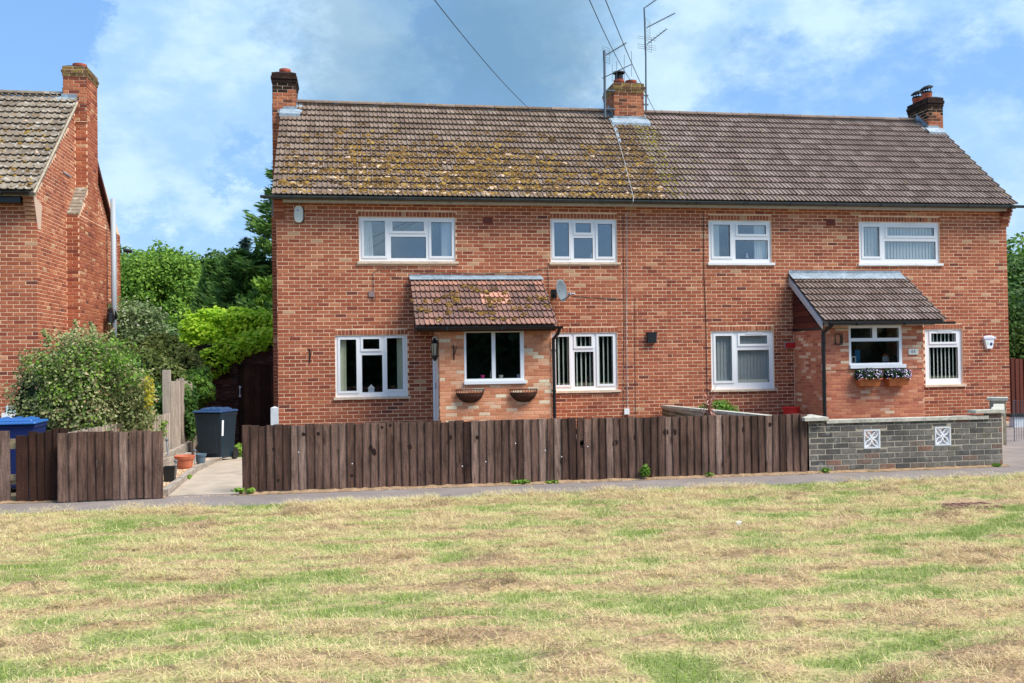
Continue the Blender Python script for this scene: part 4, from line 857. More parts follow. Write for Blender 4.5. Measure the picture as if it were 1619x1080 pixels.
# lantern
t = thing('wall_lantern', 'black coach lantern beside the white side door of the peach porch', 'lantern', (3.0, -1.1, 1.8))
b = MB(); x, y = 3.02, -1.12; b.lathe(x, y, [(.01, 2.0), (.03, 1.96), (.075, 1.90), (.08, 1.885)], 6); b.lathe(x, y, [(.075, 1.66), (.05, 1.60), (.015, 1.55)], 6)
for k in range(6): a = k*math.pi/3; b.tube([(x+.05*math.cos(a), y+.05*math.sin(a), 1.66), (x+.072*math.cos(a), y+.072*math.sin(a), 1.89)], .006, 4)
b.box(x, 3.1, y-.01, y+.01, 1.93, 1.95); b.build('frame', 'black', t)
b = MB(); b.lathe(x, y, [(.045, 1.665), (.066, 1.885)], 6); b.build('glass_panel', mat('lantern_glass', (.45, .42, .32), .2, spec=.6), t)
# hayrack baskets
def basket(x, z, label):
    t = thing('wall_basket', label, 'wall basket', (x, PY, z), 'empty wire hayrack baskets')
    w, h, dp = .275, .25, .2; b = MB()
    P = lambda a, f: (x+w*math.cos(a)*math.cos(f*math.pi/2)**.85 if f < 1 else x, PY-.005-dp*abs(math.sin(a))*math.cos(f*math.pi/2)**.85 if f < 1 else PY-.01, z+.06-h*math.sin(f*math.pi/2))
    b.tube([P(math.pi*k/16, 0) for k in range(17)], .006, 5); b.tube([(x-w, PY-.006, z+.06), (x+w, PY-.006, z+.06)], .006, 5)
    b.tube([P(math.pi*k/16, .3) for k in range(17)], .004, 5)
    for k in range(15): b.tube([P(math.pi*(k+.5)/15, f) for f in (0, .25, .5, .75, .95)], .005, 4)
    b.build('frame', 'wire', t)
    b = MB(); vs = [tuple(np.array(P(math.pi*k/12, f))*[1, 1, 1]+np.array([0, .014, .004])) for f in (.16, .4, .64, .84, .97) for k in range(13)]
    b.add(vs, [(i*13+k, i*13+k+1, (i+1)*13+k+1, (i+1)*13+k) for i in range(4) for k in range(12)]); b.build('liner', 'liner', t)
basket(3.68, .93, 'empty wire wall basket left under the peach porch window')
basket(4.73, .92, 'empty wire wall basket right under the peach porch window')
for px, py, c, r, lab in [(763, 597, (.65, .05, .25), .035, 'pink plant pot standing inside the peach porch window'), (792, 597, (.55, .58, .45), .04, 'pale green pot beside the centre bar inside the peach porch window'), (820, 596, (.5, .52, .62), .032, 'lilac grey pot at the right inside the peach porch window')]:
    p = W(px, py, PY+.09); b = MB(); b.lathe(p[0], p[1], [(r*.8, p[2]-.03), (r*1.15, p[2]+.05), (r*1.0, p[2]+.05), (r*.7, p[2]-.02)], 14); tag(b.build('plant_pot', mat('pot_glaze', c, .5)), lab, 'plant pot')
p = W(777, 591, PY+.09); b = MB(); b.lathe(p[0], p[1], [(.03, p[2]-.07), (.035, p[2]-.02), (.015, p[2]+.02), (.022, p[2]+.05), (.008, p[2]+.07)], 10); tag(b.build('figurine', mat('cream_ceramic', (.6, .52, .36), .5)), 'cream figurine at the centre bar inside the peach porch window', 'figurine')

# ------------------------------------------------------------------ right porch (pink brick, brown tiles)
P2 = thing('porch', 'pink brick lean-to porch with clean brown tiles and flower boxes under its window', 'porch', (12.1, -.6, 0), 'front porches')
a0, a1 = 10.95, 13.25; pw0, pw1, pz0, pz1 = 11.57, 12.76, 1.30, 2.15; ops = [(pw0, pw1, pz0, pz1)]
b = MB(); wall_slab(b, a0, a1, -.4, 2.25, PY, PY+.11, ops); b.box(a1-.11, a1, PY+.11, -.003, -.4, 2.25); b.box(a0, a0+.11, PY+.11, -.003, -.4, 2.12); b.build('wall', 'pink_mortar', P2)
L = []
def tone_pink(c):
    t = random.gauss(.45, .17)+(.06 if c[2] < 1.2 else 0)
    if c[2] > 1.2 and random.random() < .16 or random.random() < .05: t = random.uniform(.85, 1)
    return min(.99, max(0, t))
panel(L, (a0, PY, 0), 0, a1-a0, .0, 2.24, [(o[0]-a0, o[1]-a0, o[2]-.03, o[3]) for o in ops], L=.215, H=.062, J=.006)
panel(L, (a0, -.004, 0), -math.pi/2, -PY-.004, .0, 2.10, L=.215, H=.062, J=.006); panel(L, (a1, PY, 0), math.pi/2, 1.19, .0, 2.24, L=.215, H=.062, J=.006)
lay(L, P2, 'pink', 300, None, lambda x, y: y > 645, tonefn=tone_pink)
window(P2, pw0, pw1, pz0, pz1, [(.035, .445, .06, .305, 0), (.53, .945, .06, .305, 0), (.04, .945, .385, .915, 0)], PY, sill=False, rec=-.004)
b = MB(); b.box(pw0, pw1+.06, PY-.06, PY-.006, pz0-.035, pz0+.04); b.build('sill', 'white', P2)
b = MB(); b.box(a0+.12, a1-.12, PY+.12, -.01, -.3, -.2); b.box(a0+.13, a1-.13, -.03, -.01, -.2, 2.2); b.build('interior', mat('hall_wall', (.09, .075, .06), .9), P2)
e0, e1 = 10.87, 13.57; eYY, eZZ, tZZ = -1.47, 2.26, 3.28
PP2 = math.atan2(tZZ-eZZ, -eYY); PT2 = math.hypot(tZZ-eZZ, eYY)
b = MB(); b.add([(e0, eYY, eZZ-.02), (e1, eYY, eZZ-.02), (e1, 0, tZZ-.02), (e0, 0, tZZ-.02), (e0, eYY, eZZ-.06), (e1, eYY, eZZ-.06), (e1, 0, tZZ-.06), (e0, 0, tZZ-.06)], [(0, 1, 2, 3), (4, 7, 6, 5), (0, 4, 5, 1), (0, 3, 7, 4), (1, 5, 6, 2)]); b.build('roof_deck', 'tile_plain', P2)
roof(P2, e0, e1, eYY-.05, eZZ-.03, PP2, PT2+.03, 'tile_plain', tw=.2, gauge=.255, n_parts=150)
pts = [(random.uniform(10.95, 13.5), round(random.uniform(0, 6))*.255+abs(random.gauss(0, .02)), random.uniform(.01, .02), random.random()) for k in range(70)]
moss(P2, pts, eYY-.03, eZZ-.03, PP2, 'moss_y')
b = MB(); b.add([(e0-.02, -.22, tZZ-.075), (e1-.06, -.22, tZZ-.075), (e1-.06, -.012, tZZ+.06), (e0-.02, -.012, tZZ+.06), (e0-.02, -.012, tZZ+.12), (e1-.06, -.012, tZZ+.11)], [(0, 1, 2, 3), (3, 2, 5, 4)]); b.build('flashing', 'lead', P2)
b = MB(); b.add([(e0+.0, eYY+.02, eZZ-.03), (e0, -.01, tZZ-.03), (e0, -.01, tZZ-.19), (e0, eYY+.02, eZZ-.17), (e0-.022, eYY+.02, eZZ-.03), (e0-.022, -.01, tZZ-.03), (e0-.022, -.01, tZZ-.19), (e0-.022, eYY+.02, eZZ-.17)],
                [(0, 1, 2, 3), (4, 7, 6, 5), (0, 4, 5, 1), (3, 2, 6, 7), (0, 3, 7, 4), (1, 5, 6, 2)]); b.build('bargeboard', mat('grey_white_board', (.48, .52, .56), .6), P2)
for k in range(8):
    z0_ = 2.12+k*.13; yf = eYY+.25+(z0_+.02-2.12)/math.tan(PP2)*1.0
    if yf > -.12: break
    b = MB(); b.add([(a0+.0, -.01, z0_), (a0, yf, z0_), (a0, min(-.02, yf+.13/math.tan(PP2)), z0_+.13), (a0, -.01, z0_+.13), (a0-.03, -.01, z0_), (a0-.03, yf, z0_), (a0-.012, min(-.02, yf+.13/math.tan(PP2)), z0_+.125), (a0-.012, -.01, z0_+.125)],
                    [(0, 1, 2, 3), (4, 7, 6, 5), (0, 4, 5, 1), (1, 5, 6, 2), (2, 6, 7, 3), (3, 7, 4, 0)], random.random()); b.build('cladding_board', 'clad', P2)
b = MB(); b.box(e0+.06, e1-.2, eYY+.05, eYY+.07, 2.14, 2.24); b.box(e0+.06, e1-.2, eYY+.07, PY-.01, 2.15, 2.165); b.build('fascia', 'cream', P2)
b = MB(); b.box(a0-.03, a0-.002, eYY+.2, -.01, 2.07, 2.12); b.build('side_trim', 'black', P2)
b = MB(); b.box(a0+.11, pw0-.01, PY-.006, PY-.0045, 2.085, 2.093); b.box(pw1+.01, a1-.01, PY-.006, PY-.0045, 2.085, 2.093); b.box(a0+.11, a1, PY-.006, PY-.0045, 1.235, 1.242); b.build('joint_shadow_line', 'soot', P2)  # dark strips in the soot colour draw the shadow line of thin joints
gutter(P2, e0+.1, e1+.18, eYY-.07, eZZ-.055, 'black', .05)
b = MB(); b.tube([(e0+.16, eYY-.07, 2.15), (10.99, -1.4, 2.08), (10.99, -1.25, 2.02)], .034, 8); b.build('swan_neck', 'black', P2)
downpipe(P2, 10.99, -1.245, -.1, 2.04)
# flower boxes
def flowerbox(x, z, label):
    t = thing('flower_box', label, 'flower box', (x, PY-.1, z), 'terracotta boxes of pansies'); w = .24
    b = MB(); b.add([(x-w*.86, PY-.03, z-.07), (x+w*.86, PY-.03, z-.07), (x+w*.86, PY-.17, z-.07), (x-w*.86, PY-.17, z-.07), (x-w, PY-.01, z+.09), (x+w, PY-.01, z+.09), (x+w, PY-.21, z+.09), (x-w, PY-.21, z+.09)], [(0, 1, 2, 3), (4, 7, 6, 5), (0, 4, 5, 1), (1, 5, 6, 2), (2, 6, 7, 3), (3, 7, 4, 0)])
    b.box(x-w-.012, x+w+.012, PY-.222, PY-.004, z+.065, z+.092); b.build('trough', mat('orange_terracotta', (.55, .16, .05), .6, noise=(10, .15)), t)
    def cl(n, s, m, nm, lo, hi, off):
        V = []; T = []
        for i in range(n):
            a = random.random()*6.28; rr = random.random()**.5; cx = x+rr*math.cos(a)*w*1.22; cy = PY-.12+rr*math.sin(a)*.16; cz = z+.16+random.uniform(-.06, .15)*(1-.4*rr)
            if rr > .86: cz -= random.random()*.07
            nrm = Vector((random.gauss(0, .5), -1 if off else random.gauss(-.5, .5), random.gauss(.4, .4))).normalized(); u = nrm.cross(Vector((0, 0, 1))).normalized(); v = u.cross(nrm)
            c = Vector((cx, cy-(off), cz)); q = s*random.uniform(.7, 1.2)
            k = 5 if off else 4
            V += [c+u*(q*math.cos(6.283*j/k))+v*(q*math.sin(6.283*j/k)) for j in range(k)]; T.append(random.uniform(lo, hi))
        V = np.array(V); k = 5 if off else 4
        tag(link(nm, nmesh(nm, V, np.arange(len(V)).reshape(-1, k), m, np.array(T)), t), kind='stuff')
    cl(1000, .022, 'leaf_dark', 'leaves', .2, 1, 0); cl(270, .015, 'petal', 'flowers', 0, 1, .03)
flowerbox(11.93, .97, 'left of two orange terracotta boxes of white and purple pansies')
flowerbox(12.57, .97, 'right of two orange terracotta boxes of white and purple pansies')
# golfer picture
t = thing('wall_plaque', 'black wire framed square with a golfer silhouette on the pink porch', 'wall plaque', (11.33, PY, 1.87))
b = MB(); x, z = 11.34, 1.87
wall_slab(b, x-.085, x+.085, z-.11, z+.12, PY-.025, PY-.012, [(x-.072, x+.072, z-.097, z+.107)]); b.build('frame', 'black', t)
b = MB(); y = PY-.02
b.tube([(x-.03, y, z+.09), (x+.015, y, z+.105), (x+.04, y, z+.07)], .004, 4); b.tube([(x+.03, y, z+.06), (x+.05, y, z+.05), (x+.045, y, z+.01), (x+.05, y, z-.03)], .012, 5); b.tube([(x+.045, y, z-.02), (x+.03, y, z-.06), (x+.035, y, z-.095)], .008, 5); b.tube([(x+.05, y, z-.02), (x+.062, y, z-.06), (x+.06, y, z-.095)], .008, 5)
b.lathe(x+.045, y, [(.001, z+.065), (.014, z+.075), (.001, z+.09)], 8); b.tube([(x-.055, y, z-.095), (x-.055, y, z-.05)], .006, 4); b.build('golfer', 'black', t)
# house number plate reading 44
t = thing('house_number_plate', 'white house number plate reading 44 at the right of the porch window', 'house sign', (13.01, PY, 1.6))
b = MB(); b.box(12.905, 13.125, PY-.016, PY-.004, 1.535, 1.655); b.build('plate', 'offwhite', t)
for x in (12.975, 13.035):
    b = MB(); z = 1.595; y = PY-.018; q = lambda pts, r=.0045: b.tube([(x+a, y, z+c) for a, c in pts], r, 4)
    q([(.012, .033), (-.022, -.008), (.026, -.008)]); q([(.012, .033), (.008, -.033)]); b.build('digit', mat('dark_grey_print', (.08, .09, .12), .6), t)
# things inside the right porch window
def inside(px, py, w, h, c, lab, nm='ornament', cat='ornament', Y=PY+.17):
    p = W(px, py, Y); b = MB(); wall_slab(b, p[0]-w/2, p[0]+w/2, p[2]-h/2, p[2]+h/2, Y, Y+.03, [(p[0]-w*.33, p[0]+w*.33, p[2]-h*.33, p[2]+h*.33)] if nm == 'photo_frame' else []); tag(b.build(nm, mat(nm+'_paint', c, .5)), lab, cat)
inside(1350, 569, .10, .15, (.75, .75, .72), 'white photo frame at the left inside the pink porch window', 'photo_frame', 'photo frame')
inside(1356, 565, .12, .30, (.03, .20, .38), 'blue folder standing upright inside the pink porch window', 'folder', 'folder', PY+.35)
inside(1382, 574, .2, .025, (.8, .82, .82), 'low white tray lying inside the pink porch window', 'tray', 'tray')
t = thing('letter_rack', 'wooden arch-topped rack with white bars inside the pink porch window', 'rack'); p = W(1400, 566, PY+.2); b = MB()
b.tube([(p[0]-.07+.14*k/10, p[1], p[2]+.02+.06*math.sin(math.pi*k/10)) for k in range(11)], .012, 6); b.build('arch', mat('orange_wood', (.35, .12, .04), .6), t)
for k in range(6): bb = MB(); bb.tube([(p[0]-.06+k*.024, p[1], p[2]-.08), (p[0]-.06+k*.024, p[1], p[2]+.04)], .005, 4); bb.build('bar', 'white', t)
p = W(1414, 567, PY+.2); b = MB(); b.tube([(p[0]-.06+.12*k/10, p[1], p[2]-.07+.13*math.sin(math.pi*k/10)**.6) for k in range(11)], .014, 6); tag(b.build('dark_rack', 'black'), 'black arched rack at the right inside the pink porch window', 'rack')

t = thing('red_plaque', 'bright red rectangular plaque with grey rim at the edge of the pink porch', 'plaque', (10.84, -.02, 1.77))
b = MB(); x = 10.84; b.box(x-.13, x+.13, -.05, 0, 1.70, 1.84); b.build('rim', mat('grey_rim', (.35, .22, .22), .7), t); b = MB(); b.box(x-.11, x+.12, -.065, -.051, 1.715, 1.825); b.build('face', 'red', t)
t = thing('red_pot', 'red plastic pot standing behind the garden wall pillar', 'pot', (10.6, -.5, 0)); p = W(1251, 650, -.6); b = MB()
b.lathe(p[0], p[1], [(.14, 0), (.17, p[2]+.02), (.19, p[2]+.08), (.17, p[2]+.09)], 16); b.build('bowl', 'red', t)

# ------------------------------------------------------------------ neighbouring house on the left
XL = -4.48
H3 = thing('neighbouring_house', 'brick house at the left edge with side chimney breast and lichened roof', 'house', (-8, 3, 0))
b = MB(); b.box(-14, XL, .06, .3, -.6, 4.9); b.box(XL-.25, XL, .3, 6.75, -.6, 4.9); b.add([(XL-.25, .06, 4.9), (XL-.25, 6.75, 4.9), (XL-.25, 3.05, 7.4), (XL, .06, 4.9), (XL, 6.75, 4.9), (XL, 3.05, 7.4)], [(0, 1, 2), (3, 5, 4), (0, 3, 4, 1), (1, 4, 5, 2), (2, 5, 3, 0)]); b.box(-14, XL, 6.5, 6.75, -.6, 4.9); b.build('wall', 'mortar', H3)
L = []
panel(L, (-11, .06, 0), 0, 11+XL, -.1, 4.7, zref=.045, off=-.1)
panel(L, (XL, .06, 0), math.pi/2, 6.69, -.1, 7.35, zref=.045, keep=lambda u, z: z < 4.9+max(0, 2.99-abs(u-2.99))*.84 and not (2.0 < u < 4.3 and z < 4.8) and not (2.6 < u < 3.4))
lay(L, H3, 'brick', 300, 'main', lambda x, y: y > 640 or (x > 10 and y > 530), tonefn=brick_tone)
br = breast(H3, 1, XL, 2.02, 4.40, 2.72, 3.56, .25, 7.0)
chimney(H3, XL-.24, XL+.25, 2.68, 3.56, 6.9, 8.12, [(XL+.0, 3.1, .15, .17, '')], m='brick')
roof(H3, -9.5, XL+.06, EY-.05, EZ, PT, TL, 'tile_grey', tw=.28, n_parts=220)
b = MB(); cp, sp = math.cos(PT), math.sin(PT); xa, xb = -14, XL+.06; e1 = (EY, EZ-.02); r1 = (EY+TL*cp, EZ-.02+TL*sp); bk = (r1[0]*2-EY, e1[1])
b.add([(xa, e1[0], e1[1]), (xb, e1[0], e1[1]), (xb, r1[0], r1[1]), (xa, r1[0], r1[1]), (xb, bk[0], bk[1]), (xa, bk[0], bk[1]), (xa, e1[0], e1[1]-.07), (xb, e1[0], e1[1]-.07), (xb, r1[0], r1[1]-.07), (xa, r1[0], r1[1]-.07), (xb, bk[0], bk[1]-.07), (xa, bk[0], bk[1]-.07)],
      [(0, 1, 2, 3), (3, 2, 4, 5), (7, 6, 9, 8), (8, 9, 11, 10), (0, 6, 7, 1), (5, 4, 10, 11), (1, 7, 8, 2), (2, 8, 10, 4)]); b.build('roof_deck', 'tile_grey', H3)
b = MB(); b.tube([(XL+.05, EY-.02, EZ-.03), (XL+.05, r1[0], r1[1])], .022, 6); b.build('verge_mortar', 'pale_mortar', H3)
b = MB(); b.add([(XL+.02, r1[0], r1[1]-.0), (XL+.1, r1[0], r1[1]), (XL+.1, bk[0], bk[1]), (XL+.02, bk[0], bk[1]), (XL+.02, r1[0], r1[1]-.12), (XL+.1, r1[0], r1[1]-.12), (XL+.1, bk[0], bk[1]-.12), (XL+.02, bk[0], bk[1]-.12)], [(0, 1, 2, 3), (4, 7, 6, 5), (1, 5, 6, 2), (2, 6, 7, 3)]); b.build('verge_board', mat('maroon_board', (.08, .025, .02), .7), H3)
ridge(H3, -9.5, XL-.28, r1[0], r1[1]+.04, 'tile_grey')
b = MB(); b.box(-14, XL-.22, -.19, .04, 4.66, 4.82); b.build('fascia', 'black', H3); gutter(H3, -14, XL-.05, -.3, 4.85, 'black')
for i in range(6):
    o = MB(); d = .03+.035*i; o.box(XL-.2, XL+.0, .06-d, .15, 4.38+i*.075+.004, 4.38+(i+1)*.075-.006, .9); o.build('kneeler_brick', 'brick', H3)
b = MB(); b.add([(XL+.006, .1, 4.2), (XL+.006, -.06, 4.6), (XL+.006, -.16, 4.83), (XL+.006, .35, 4.70), (XL+.006, .28, 4.2), (XL-.002, .1, 4.2), (XL-.002, -.06, 4.6), (XL-.002, -.16, 4.83), (XL-.002, .35, 4.70), (XL-.002, .28, 4.2)], [(4, 3, 2, 1, 0), (5, 6, 7, 8, 9), (0, 1, 6, 5), (1, 2, 7, 6), (2, 3, 8, 7)]); b.build('rendered_kneeler', mat('peach_render', (.62, .45, .34), .9), H3)
pts = [(random.uniform(-8.5, XL), (random.random()**1.6)*3.0, random.uniform(.02, .05), min(1, max(0, random.gauss(.6, .25)))) for k in range(330)]
moss(H3, pts, EY-.03, EZ, PT)
z = slope_z(2.68); b = MB(); b.box(XL-.27, XL+.05, 2.655, 2.67, z-.03, z+.16); b.add([(XL-.5, 2.6, z-.02), (XL+.05, 2.6, z-.02), (XL+.05, 2.66, z+.08), (XL-.3, 2.66, z+.1)], [(0, 1, 2, 3)])
b.add([(XL-.255, 2.66, z), (XL-.255, 3.2, slope_z(3.0)), (XL-.255, 3.2, slope_z(3.0)+.18), (XL-.255, 2.66, z+.3)], [(0, 1, 2, 3)]); b.build('flashing', 'lead', H3)
b = MB(); px = XL+.42; pY = on(180, 450, 0, px)[1]
b.tube([(px, pY, .5), (px, pY, on(181, 316, 0, px)[2])], .06, 14); o = b.build('soil_pipe', 'greypipe', H3, smooth=True)
b = MB(); zb = on(176, 500, 0, px)[2]; b.tube([(px+.0, pY-.0, zb+.0), (px+.0, pY-.25, zb+.12), (px+.0, pY-.35, zb+.02), (px, pY-.36, zb-.15)], .09, 10); b.build('pipe_branch', 'black', o)
b = MB(); b.box(XL+.008, XL+.02, on(99, 275, 0, XL)[1], on(111, 275, 0, XL)[1], on(105, 276, 0, XL)[2]-.01, on(105, 276, 0, XL)[2]+.015); b.build('ventilation_slot', 'lead', H3)
b = MB(); b.tube([(XL+.05, 6.95, 4.55), (XL+.25, 6.95, 4.52)], .05, 8); b.build('gutter_end', 'black', H3)
# low white window sill seen above the blue bin
t = thing('white_windowsill', 'piece of white window frame and sill above the blue bin', 'windowsill', (-4.9, 0, .5)); p = W(14, 655, .03)
b = MB(); b.box(p[0]-.12, p[0]+.17, .0, .06, p[2]-.10, p[2]+.03); b.build('sill', 'white', t); b = MB(); b.box(p[0]-.05, p[0]+.14, .02, .05, p[2]+.03, p[2]+.16); b.build('frame', mat('pale_aqua', (.55, .72, .75), .4), t)

# ------------------------------------------------------------------ aerials and overhead lines
def yagi(t, a, c_, n, el, vertical=False, r=.009, refl=True):
    a = Vector(a); c_ = Vector(c_); d = (c_-a); b = MB(); b.tube([a, c_], r*1.3, 5); b.build('boom', 'metal', t)
    u = Vector((0, 0, 1)) if vertical else d.cross(Vector((0, 0, 1))).normalized()
    if not vertical: u = (u*.8+Vector((.0, 0, .0))).normalized()
    b = MB()
    for k in range(n):
        f = (k+1.)/n; p = a+d*f; L = el*(1-.25*f); b.tube([p-u*L, p+u*L], r*.4, 4)
    if refl:
        for s in (-1, 1):
            for j in range(3): p = a+d*.05+Vector((0, 0, s*(.06+.06*j))); b.tube([p-u*el*1.4, p+u*el*1.4], r*.4, 4)
            b.tube([a+d*.05-u*el*1.4*s+Vector((0, 0, -.18)), a+d*.05-u*el*1.4*s+Vector((0, 0, .18))], r*.4, 4)
    b.build('elements', 'metal', t)
t = thing('tv_aerial', 'tall tv aerial mast with three yagis right of the middle chimney', 'tv aerial', (8.53, 2.6, 7.5), 'rooftop tv aerials')
Y = 2.6; b = MB(); b.tube([tuple(W(1021.5, 176, Y)), tuple(W(1021, 90, Y)), tuple(W(1018.5, 12, Y))], [.022, .02, .02], 8); b.build('mast', 'metal', t)
b = MB(); zb = W(1021, 151, Y)[2]
for zz in (zb, zb-.22): b.box(8.40, 8.58, 2.58, 2.62, zz-.015, zz+.015)
b.build('bracket', 'metal', t)
def yd(x0, y0, x1, y1, back): 
    p = W(x0, y0, 2.55); q = W(x1, y1, 2.55-back); return tuple(p), tuple(q)
a_, c_ = yd(1020, 12, 1048, -8, .3); yagi(t, a_, c_, 8, .10, refl=False)
a_, c_ = yd(1022, 44, 1067, 21, .5); yagi(t, a_, c_, 13, .09)
a_, c_ = yd(1023, 70, 1054, 46, .4); yagi(t, a_, c_, 7, .12)
p = Vector(W(1023, 62, 2.5)); b = MB()
for s in (0, -.05, -.19, -.24, -.29): b.tube([p+Vector((-.24, 0, s+.07)), p+Vector((.23, 0, s+.03))], .004, 4)
b.build('reflector_grid', 'metal', t)
t = thing('tv_aerial', 'shorter tv aerial mast clamped to the left side of the middle chimney', 'tv aerial', (7.53, 2.5, 7.3), 'rooftop tv aerials')
Y = 2.4; b = MB(); b.tube([tuple(W(956.5, 186, Y)), tuple(W(955.5, 80, Y))], .03, 8); b.build('mast', 'metal', t)
a_, c_ = yd(957, 88, 990, 68, .45); yagi(t, a_, c_, 9, .10)
a_, c_ = tuple(W(952, 124, 2.35)), tuple(W(998, 102, 2.15)); b = MB(); b.tube([a_, c_], .012, 5); b.build('boom', 'metal', t); b = MB()
for px, dy in ((968, 26), (975, 30), (987, 38), (998.5, 38)):
    f = (px-952)/46; yy = 124-22*f; Yb = 2.35-.2*f; b.tube([tuple(W(px, yy-dy*.55, Yb)), tuple(W(px, yy+dy*.5, Yb))], .005, 4)
b.build('elements', 'metal', t)
b = MB(); 
for yy in (143, 172): p = W(957, yy, 2.4); b.box(p[0]-.03, 7.70, 2.38, 2.44, p[2]-.015, p[2]+.015)
b.build('bracket', 'metal', t)
def wire_(p0, p1, label, far=-8, near=2.5):
    a = Vector(W(p0[0], p0[1], near)); c = Vector(W(p1[0], p1[1], far)); b = MB(); n = 14; P = []
    for k in range(n+1): f = k/n; q = a.lerp(c, f); q.z -= .10*4*f*(1-f); P.append(q)
    ext = c+(c-a)*1.2+Vector((0, 0, .9)); P.append(ext); b.tube(P, .0065, 5); tag(b.build('overhead_wire', 'cable'), label, 'overhead wire', 'overhead wires')
wire_((846, 180), (676, -14), 'single overhead wire meeting the ridge of the mossy roof', near=3.2)
wire_((999, 130), (925, -16), 'left of the two overhead wires crossing above the middle chimney')
wire_((1038, 180), (951, -16), 'right of the two overhead wires crossing above the middle chimney', near=3.2)

# ------------------------------------------------------------------ front fences
def fence_boards(t, p0, p1, n, h0, h1, m, wfac=1.09, tones=(0, 1), z0=.015, jag=.005, widths=None, skew=.16):
    p0 = np.array(p0, float); p1 = np.array(p1, float); d = p1-p0; Ln = np.hypot(*d); u = d/Ln; an = math.atan2(u[1], u[0]); ws = widths or [1]*n; S = sum(ws); acc = 0
    for i in range(n):
        w = ws[i]/S*Ln; c = p0+u*(acc+w/2); acc += w; f = acc/Ln; h = h0+(h1-h0)*f+random.gauss(0, jag); b = MB(); W_ = w*wfac
        lean = random.gauss(0, .006); tn_ = min(1, max(0, random.gauss((tones[0]+tones[1])/2, (tones[1]-tones[0])*.22)))
        y0, y1 = -.010-.008, -.003-.008       # feather edge: thick edge stands proud
        v = []
        for zz, dx in ((0, 0), (h*.5, lean*.5+random.gauss(0, .002)), (h, lean)):
            v += [(-W_/2+dx, y0-.008, zz), (-W_/2+.012+dx, y0-.012, zz), (W_/2+dx, y1, zz), (W_/2+dx, .004, zz), (-W_/2+dx, .004, zz)]
        fs = [(r*5+k, r*5+(k+1) % 5, (r+1)*5+(k+1) % 5, (r+1)*5+k) for r in range(2) for k in range(5)]+[(0, 4, 3, 2, 1), (10, 11, 12, 13, 14)]
        b.add(v, fs, tn_); b.build('board', m, t, loc=(c[0], c[1], z0+random.gauss(0, .004))); COL.objects[-1].rotation_euler = (random.gauss(0, .004), 0, an+random.gauss(0, .012))
F1 = thing('fence', 'long brown close-board fence in front of the mossy roofed house', 'fence', (3.8, -7.4, 0), 'brown garden fences')
nb = 75; segs = [((.11, -7.36), (3.605, -7.47), 36, .80, .805), ((3.59, -7.47), (7.455, -7.47), 39, .805, .775)]
for a_, c_, n_, h0, h1 in segs: fence_boards(F1, a_, c_, n_, h0, h1, 'fence', tones=(.05, .95))
b = MB(); b.obox((3.77, -7.40, .2), (1, -.015), 0, 7.2, .04, .08, z0=.2); b.obox((3.77, -7.40, .6), (1, -.015), 0, 7.2, .04, .08, z0=.6); b.build('rail', 'rail', F1)
for x in (.2, 2.0, 3.8, 5.6, 7.3): b = MB(); b.box(x-.04, x+.04, -7.40+.03, -7.30, 0, .74); b.build('post', 'fence_dark', F1)
kb = MB()
for px, py, r in [(433, 711, 6), (604, 676, 5), (617, 673, 5), (586, 708, 8), (591, 715, 9), (648, 707, 8), (754, 692, 6), (738, 736, 7), (503, 686, 6), (480, 687, 6), (712, 692, 7), (812, 767, 4), (1053, 683, 9), (1066, 683, 8), (973, 700, 9), (919, 699, 8), (1005, 690, 7), (1176, 678, 7), (1217, 672, 7), (1270, 687, 9), (1145, 732, 9), (921, 702, 9), (890, 728, 8), (440, 760, 5), (556, 752, 5)]:
    p = W(px, py, -7.492); r = r/2/125; kb.lathe(0, 0, [(.001, 0), (r, 0)], 10) if 0 else None
    n = 9; vs = [(p[0]+r*random.uniform(.7, 1.2)*math.cos(6.283*k/n), p[1]-.004, p[2]+1.25*r*random.uniform(.7, 1.2)*math.sin(6.283*k/n)) for k in range(n)]; kb.add(vs, [tuple(range(n))])
kb.build('knots', 'knot', F1); COL.objects[-1]['kind'] = 'stuff'
b = MB()
for px, py in [(472, 715), (557, 733), (731, 737), (768, 730), (862, 712), (888, 722), (929, 706), (815, 701)]:
    p = W(px, py, -7.50); b.box(p[0]-.006, p[0]+.006, p[1]-.006, p[1], p[2]-.006, p[2]+.006)
b.build('nail', 'litter', F1)
F2 = thing('fence', 'short brown close-board fence panel left of the side path', 'fence', (-1.4, -7.6, 0), 'brown garden fences')
fence_boards(F2, (-1.93, -7.66), (-.79, -7.60), 12, .80, .79, 'fence', tones=(.1, .95), widths=[1.35, .95, 1.1, .95, .95, .9, .9, .95, .9, .9, .95, 1.1])
b = MB(); b.box(-1.9, -.82, -7.6, -7.56, .2, .28); b.box(-1.9, -.82, -7.6, -7.56, .58, .66); b.build('rail', 'rail', F2); b = MB(); b.box(-1.93, -1.84, -7.6, -7.52, 0, .74); b.build('post', 'fence_dark', F2)
F3 = thing('fence', 'dark leaning fence panel beside the gap with the blue bin', 'fence', (-2.2, -7.5, 0), 'brown garden fences')
fence_boards(F3, (-2.43, -7.46), (-2.30, -7.52), 1, .77, .77, 'fence_dark', tones=(.5, 1), jag=.002)
fence_boards(F3, (-2.27, -7.53), (-1.87, -7.50), 5, .80, .84, 'fence_dark', tones=(0, .8), jag=.01)
b = MB(); b.obox((-2.29, -7.50, 0), (1, .3), 0, .02, .02, .76, z0=.01); b.build('batten', 'palewood', F3)
b = MB(); b.obox((-2.2, -7.44, 0), (1, -.1), 0, .75, .03, .07, z0=.62); b.obox((-2.2, -7.44, 0), (1, -.1), 0, .75, .03, .07, z0=.25); b.build('rail', 'rail', F3)
